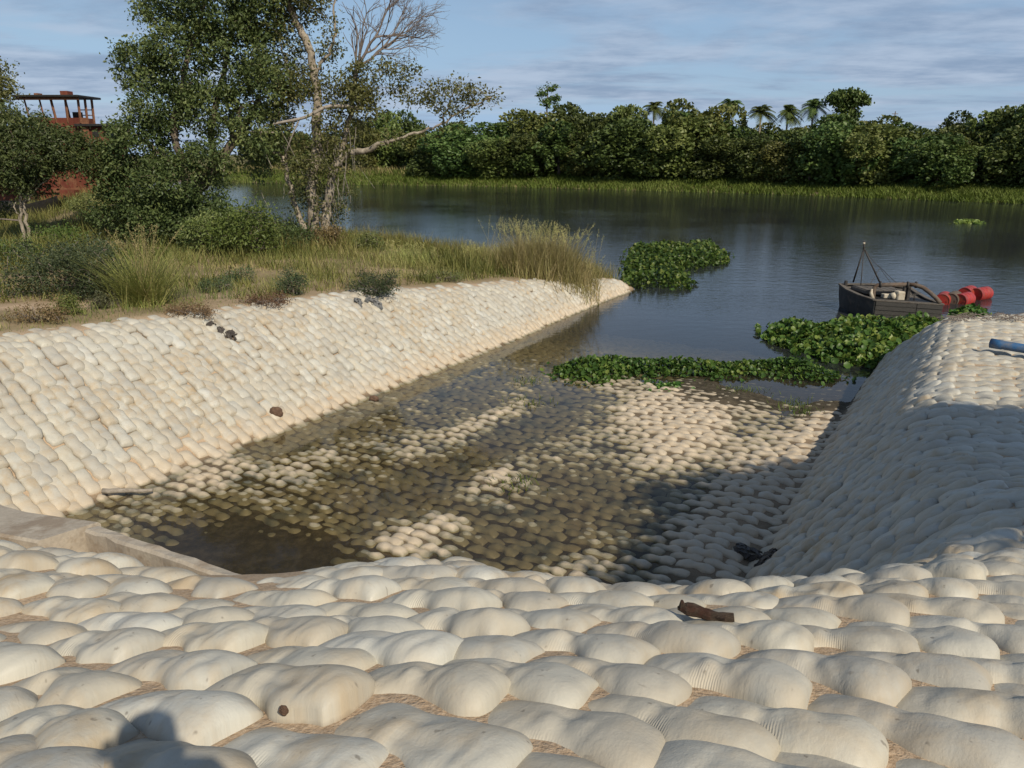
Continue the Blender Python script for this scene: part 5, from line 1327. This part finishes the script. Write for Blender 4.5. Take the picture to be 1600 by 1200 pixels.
# twigs and drift on the far end of the right bank
mb = MB(); r = np.random.default_rng(66)
for k in range(90):
    px = r.uniform(1480, 1610); p = surf(px, r.uniform(494, 503) - (px < 1500) * -3); a = r.uniform(0, 3.14); L = r.uniform(.15, .55); d_ = np.array([math.cos(a), math.sin(a) * .6, r.normal(0, .15)]) * L
    mb.tube([p - d_ * .5 + [0, 0, .05], p + [0, 0, .07 + r.random() * .05], p + d_ * .5 + [0, 0, .05]], .008, 4)
tag(mb.build('drift_twigs', M_TWIG, None), 'tangle of washed-up twigs along the river end of the right bank', 'twigs', kind='stuff')

# ------------------------------------------------------------------ rusty boat behind the left trees
YR = 45.0
rb = at_y(60, 330, YR); rb[2] = 1.4
ship = empty('rusty_boat', rb, 'rust-red beached riverboat with an open wheelhouse, behind the small dark tree', 'boat')
def rp(px, py, dy=0.0): return at_y(px, py, YR + dy) - rb
def wall(name, corners, th, mat, parent):
    """a plate with thickness from four outer corners"""
    c = np.array(corners, float); n_ = unit(np.cross(c[1] - c[0], c[3] - c[0])); V = np.vstack([c, c - n_ * th])
    return link(name, mk_mesh(name, V, [np.array([(0, 1, 2, 3), (7, 6, 5, 4), (0, 4, 5, 1), (1, 5, 6, 2), (2, 6, 7, 3), (3, 7, 4, 0)])], [mat], False), parent)
def bx(name, p0, p1, mat, parent, bev=.01):
    p0, p1 = np.array(p0), np.array(p1); mb = MB(); mb.box((p0 + p1) / 2, np.abs(p1 - p0), None, bev); return mb.build(name, mat, parent)
x = lambda px, dy=0.0: rp(px, 250, dy)[0]
zz = lambda py, dy=0.0: rp(60, py, dy)[2]
# hull: long body lying away to the left, its rounded black end towards the mound
hp = []; n = 12
xe = x(72)
sec = []
hull_y = YR - 2.6 - rb[1]
xh = lambda px: at_y(px, 300, YR - 3.6)[0] - rb[0]
for k, (xx, hw_, zb) in enumerate([(xh(-220), 2.2, .6), (xh(-60), 2.3, .6), (xh(30), 2.1, .7), (xh(56), 1.8, .9), (xh(70), 1.1, 1.5), (xh(76), .3, 2.1)]):
    zt2 = at_y(60, 303, YR - 3.6)[2] - rb[2]
    for a in np.linspace(-math.pi / 2 - 1.45, -math.pi / 2 + 1.45, n): 
        sec.append((xx, hull_y + hw_ * math.sin(a + math.pi / 2), zt2 - (zt2 - zb) * math.cos(a + math.pi / 2) ** .6 if math.cos(a + math.pi / 2) > 0 else zt2))
sec = np.array(sec)
q = [(k * n + i, (k + 1) * n + i, (k + 1) * n + i + 1, k * n + i + 1) for k in range(5) for i in range(n - 1)]
link('hull', mk_mesh('hull', sec, [np.array(q)], [M_BLACK], True), ship)
bx('deckhouse', (x(-220), 1.6, zz(318)), (x(146), 4.2, zz(197)), M_RUST, ship)
bx('rubbing_strake', (x(-220), 1.45, zz(303)), (x(152), 1.597, zz(296)), M_RUST, ship)
bx('stern_plate', (x(75), .6, zz(340)), (x(98), 1.44, zz(298)), M_RUST, ship)
for px in (-20, 20, 60, 90, 118, 145): bx('rib', (x(px) - .03, 1.52, zz(293)), (x(px) + .03, 1.597, zz(205)), M_RUST, ship)
bx('cabin_roof', (x(105), 1.3, zz(196)), (x(162), 3.6, zz(192)), M_BLACK, ship)
bx('window', (x(146) + .003, 2.2, zz(215)), (x(146) + .03, 3.0, zz(200)), M_BLACK, ship)
bx('window', (x(128), 1.56, zz(213)), (x(138), 1.595, zz(202)), M_BLACK, ship)
# wheelhouse: parapet, posts leaning out, dark flat roof
z0, z1, zr = zz(196), zz(182), zz(150)
wall('parapet', [(x(30), 1.55, z0), (x(112), 1.55, z0), (x(112), 1.55, z1), (x(30), 1.55, z1)], .06, M_RUST, ship)
wall('parapet', [(x(112), 1.61, z0), (x(112), 3.0, z0), (x(112), 3.0, z1), (x(112), 1.61, z1)], .06, M_RUST, ship)
wall('parapet', [(x(112), 3.1, z0), (x(30), 3.1, z0), (x(30), 3.1, z1), (x(112), 3.1, z1)], .06, M_RUST, ship)
M_POST = mat_rough('rust_orange_posts', (0.13, 0.055, 0.03), (0.25, 0.12, 0.065), 5, .8, .3, .006)
for px, y0 in ((32, 1.55), (56, 1.55), (74, 1.55), (92, 1.55), (112, 1.55), (112, 2.3), (112, 3.05), (74, 3.05), (32, 3.05)):
    lean = .14 if px < 90 else -.05
    mb = MB(); mb.tube([(x(px), y0 + .03, z1 - .3), (x(px) - lean, y0 + .03, zr)], .075 if px > 60 else .05, 4); mb.build('post', M_POST, ship)
mb = MB(); mb.box(((x(18) + x(122)) / 2, 2.3, zr + .08), (x(122) - x(18), 2.6, .12), None, .02); mb.build('roof', M_BLACK, ship)
mb = MB(); mb.box(((x(22) + x(120)) / 2, 1.2, zr - .06), (x(120) - x(22), .08, .14), None, .01); mb.build('fascia', M_POST, ship)
bx('roof_vent', (x(80), 2, zr + .142), (x(92), 2.6, zr + .42), M_RUST, ship)
bx('roof_box', (x(38), 2, zr + .142), (x(44), 2.5, zr + .30), M_POST, ship)
bx('door', (x(114), 1.50, z0 - .9), (x(124), 1.55, z1), M_POST, ship)
bx('helm_stand', (x(112) - .8, 2.3, z0), (x(112) - .4, 2.7, z1 + .35), M_BLACK, ship)
for k in (0, 1): mb = MB(); mb.tube([(x(92), 3.0, z1 + .2 + k * .3), (x(112), 3.0, z1 + .2 + k * .3)], .03, 6); mb.build('rail', M_POST, ship)

# ------------------------------------------------------------------ the person taking the photograph (behind the camera, throws the shadow at the lower left)
def person():
    gz0 = float(ground_z(-.03, -.25)) + .03
    H = Vector((-.03, -.2, 6.25))
    k = (H.z - gz0 - .0) / 1.66
    V, E, Rr = [], [], []
    def v(p, r_): V.append(p); Rr.append(r_); return len(V) - 1
    def chain(i0, pts):
        for p, r_ in pts: j = v(p, r_); E.append((i0, j)); i0 = j
        return i0
    hx, hy = H.x, H.y
    z = lambda f: gz0 + f * k
    pel = v((hx, hy - .04, z(.93)), .155 * k)
    ab = chain(pel, [((hx, hy - .05, z(1.10)), .145 * k)])
    ch = chain(ab, [((hx, hy - .05, z(1.30)), .165 * k)])
    nk0 = chain(ch, [((hx, hy - .04, z(1.46)), .075 * k)])
    chain(nk0, [((hx, hy - .01, z(1.54)), .058 * k), ((hx, hy + .0, z(1.62)), .095 * k), ((hx, hy + .0, z(1.70)), .098 * k), ((hx, hy - .005, z(1.755)), .070 * k)])
    for sg in (-1, 1):
        sh = chain(ch, [((hx + sg * .19 * k, hy - .06, z(1.40)), .070 * k)])
        el = chain(sh, [((hx + sg * .25 * k, hy + .02, z(1.20)), .052 * k), ((hx + sg * .24 * k, hy + .06, z(1.13)), .046 * k)])
        wr = chain(el, [((.03 + sg * .13, -.10, 5.90), .036 * k), ((sg * .105, -.05, 5.965), .030 * k)])
        pm_ = chain(wr, [((sg * .092, -.030, 5.995), .030 * k)])
        for f in range(4):
            zf = 6.030 - f * .021; chain(pm_, [((sg * .080, -.034, zf), .0095), ((sg * .050, -.036 - .002 * f, zf + .004), .0085), ((sg * (.028 + .006 * f), -.037, zf + .004), .0075)])
        chain(pm_, [((sg * .070, -.045, 5.985), .011), ((sg * .045, -.047, 5.990), .010)])
        hp_ = chain(pel, [((hx + sg * .10 * k, hy - .05, z(.84)), .105 * k)])
        an = chain(hp_, [((hx + sg * .12 * k, hy - .03, z(.48)), .068 * k), ((hx + sg * .13 * k, hy - .06, z(.10)), .046 * k)])
        chain(an, [((hx + sg * .14 * k, hy + .02, z(.045)), .045 * k), ((hx + sg * .15 * k, hy + .13, z(.03)), .036 * k)])
    me = bpy.data.meshes.new('person_body'); me.from_pydata(V, E, []); me.update()
    o = bpy.data.objects.new('person', me); COL.objects.link(o)
    m1 = o.modifiers.new('skin', 'SKIN'); m1.use_smooth_shade = True
    for i, sv in enumerate(me.skin_vertices[0].data): sv.radius = (Rr[i], Rr[i]); sv.use_root = (i == 0)
    o.modifiers.new('smooth', 'SUBSURF').levels = 2
    dg = bpy.context.evaluated_depsgraph_get(); me2 = bpy.data.meshes.new_from_object(o.evaluated_get(dg)); me2.name = 'person'
    o.modifiers.clear(); o.data = me2
    skin = mat_rough('skin', (.30, .17, .11), (.38, .22, .15), 8, .55, .1, .002); shirt = mat_rough('shirt', (.10, .13, .20), (.14, .17, .25), 5, .85, .3, .005); tr = mat_rough('trousers', (.06, .06, .07), (.10, .10, .11), 5, .9, .3, .005)
    hair = mat_rough('hair', (.02, .015, .012), (.04, .03, .025), 20, .6, .5, .005)
    for m_ in (skin, shirt, tr, hair): me2.materials.append(m_)
    for p in me2.polygons:
        c = p.center; p.use_smooth = True
        if c.z > z(1.50): p.material_index = 3 if (c.z > z(1.70) or (c.y < hy - .02 and c.z > z(1.56))) else 0
        elif c.z > z(.90): p.material_index = 0 if (c.y > hy + .10) else 1
        elif c.z > z(.06): p.material_index = 2
        else: p.material_index = 3
    tag(o, 'person in a blue shirt standing at the top of the slope holding a phone', 'person')
    mb = MB()   # facial features as one child
    for sg in (-1, 1): mb.tube([(hx + sg * .035, hy + .088 * k, z(1.67)), (hx + sg * .035, hy + .098 * k, z(1.67))], .012, 8)
    mb.tube([(hx, hy + .085 * k, z(1.675)), (hx, hy + .118 * k, z(1.635)), (hx, hy + .09 * k, z(1.63))], [.008, .016, .010], 8)
    mb.tube([(hx - .025, hy + .09 * k, z(1.595)), (hx, hy + .098 * k, z(1.593)), (hx + .025, hy + .09 * k, z(1.595))], .007, 6)
    for sg in (-1, 1): mb.tube([(hx + sg * .100 * k, hy - .01, z(1.62)), (hx + sg * .112 * k, hy - .02, z(1.65)), (hx + sg * .104 * k, hy - .015, z(1.68))], [.012, .018, .012], 8)
    mb.build('face', skin, o, True)
    mb = MB(); mb.box((0, -.030, 6.0), (.152, .008, .075), None, .003); ph = mb.build('phone', M_BLACK, None)
    tag(ph, 'black phone held up by the person', 'phone')
person()
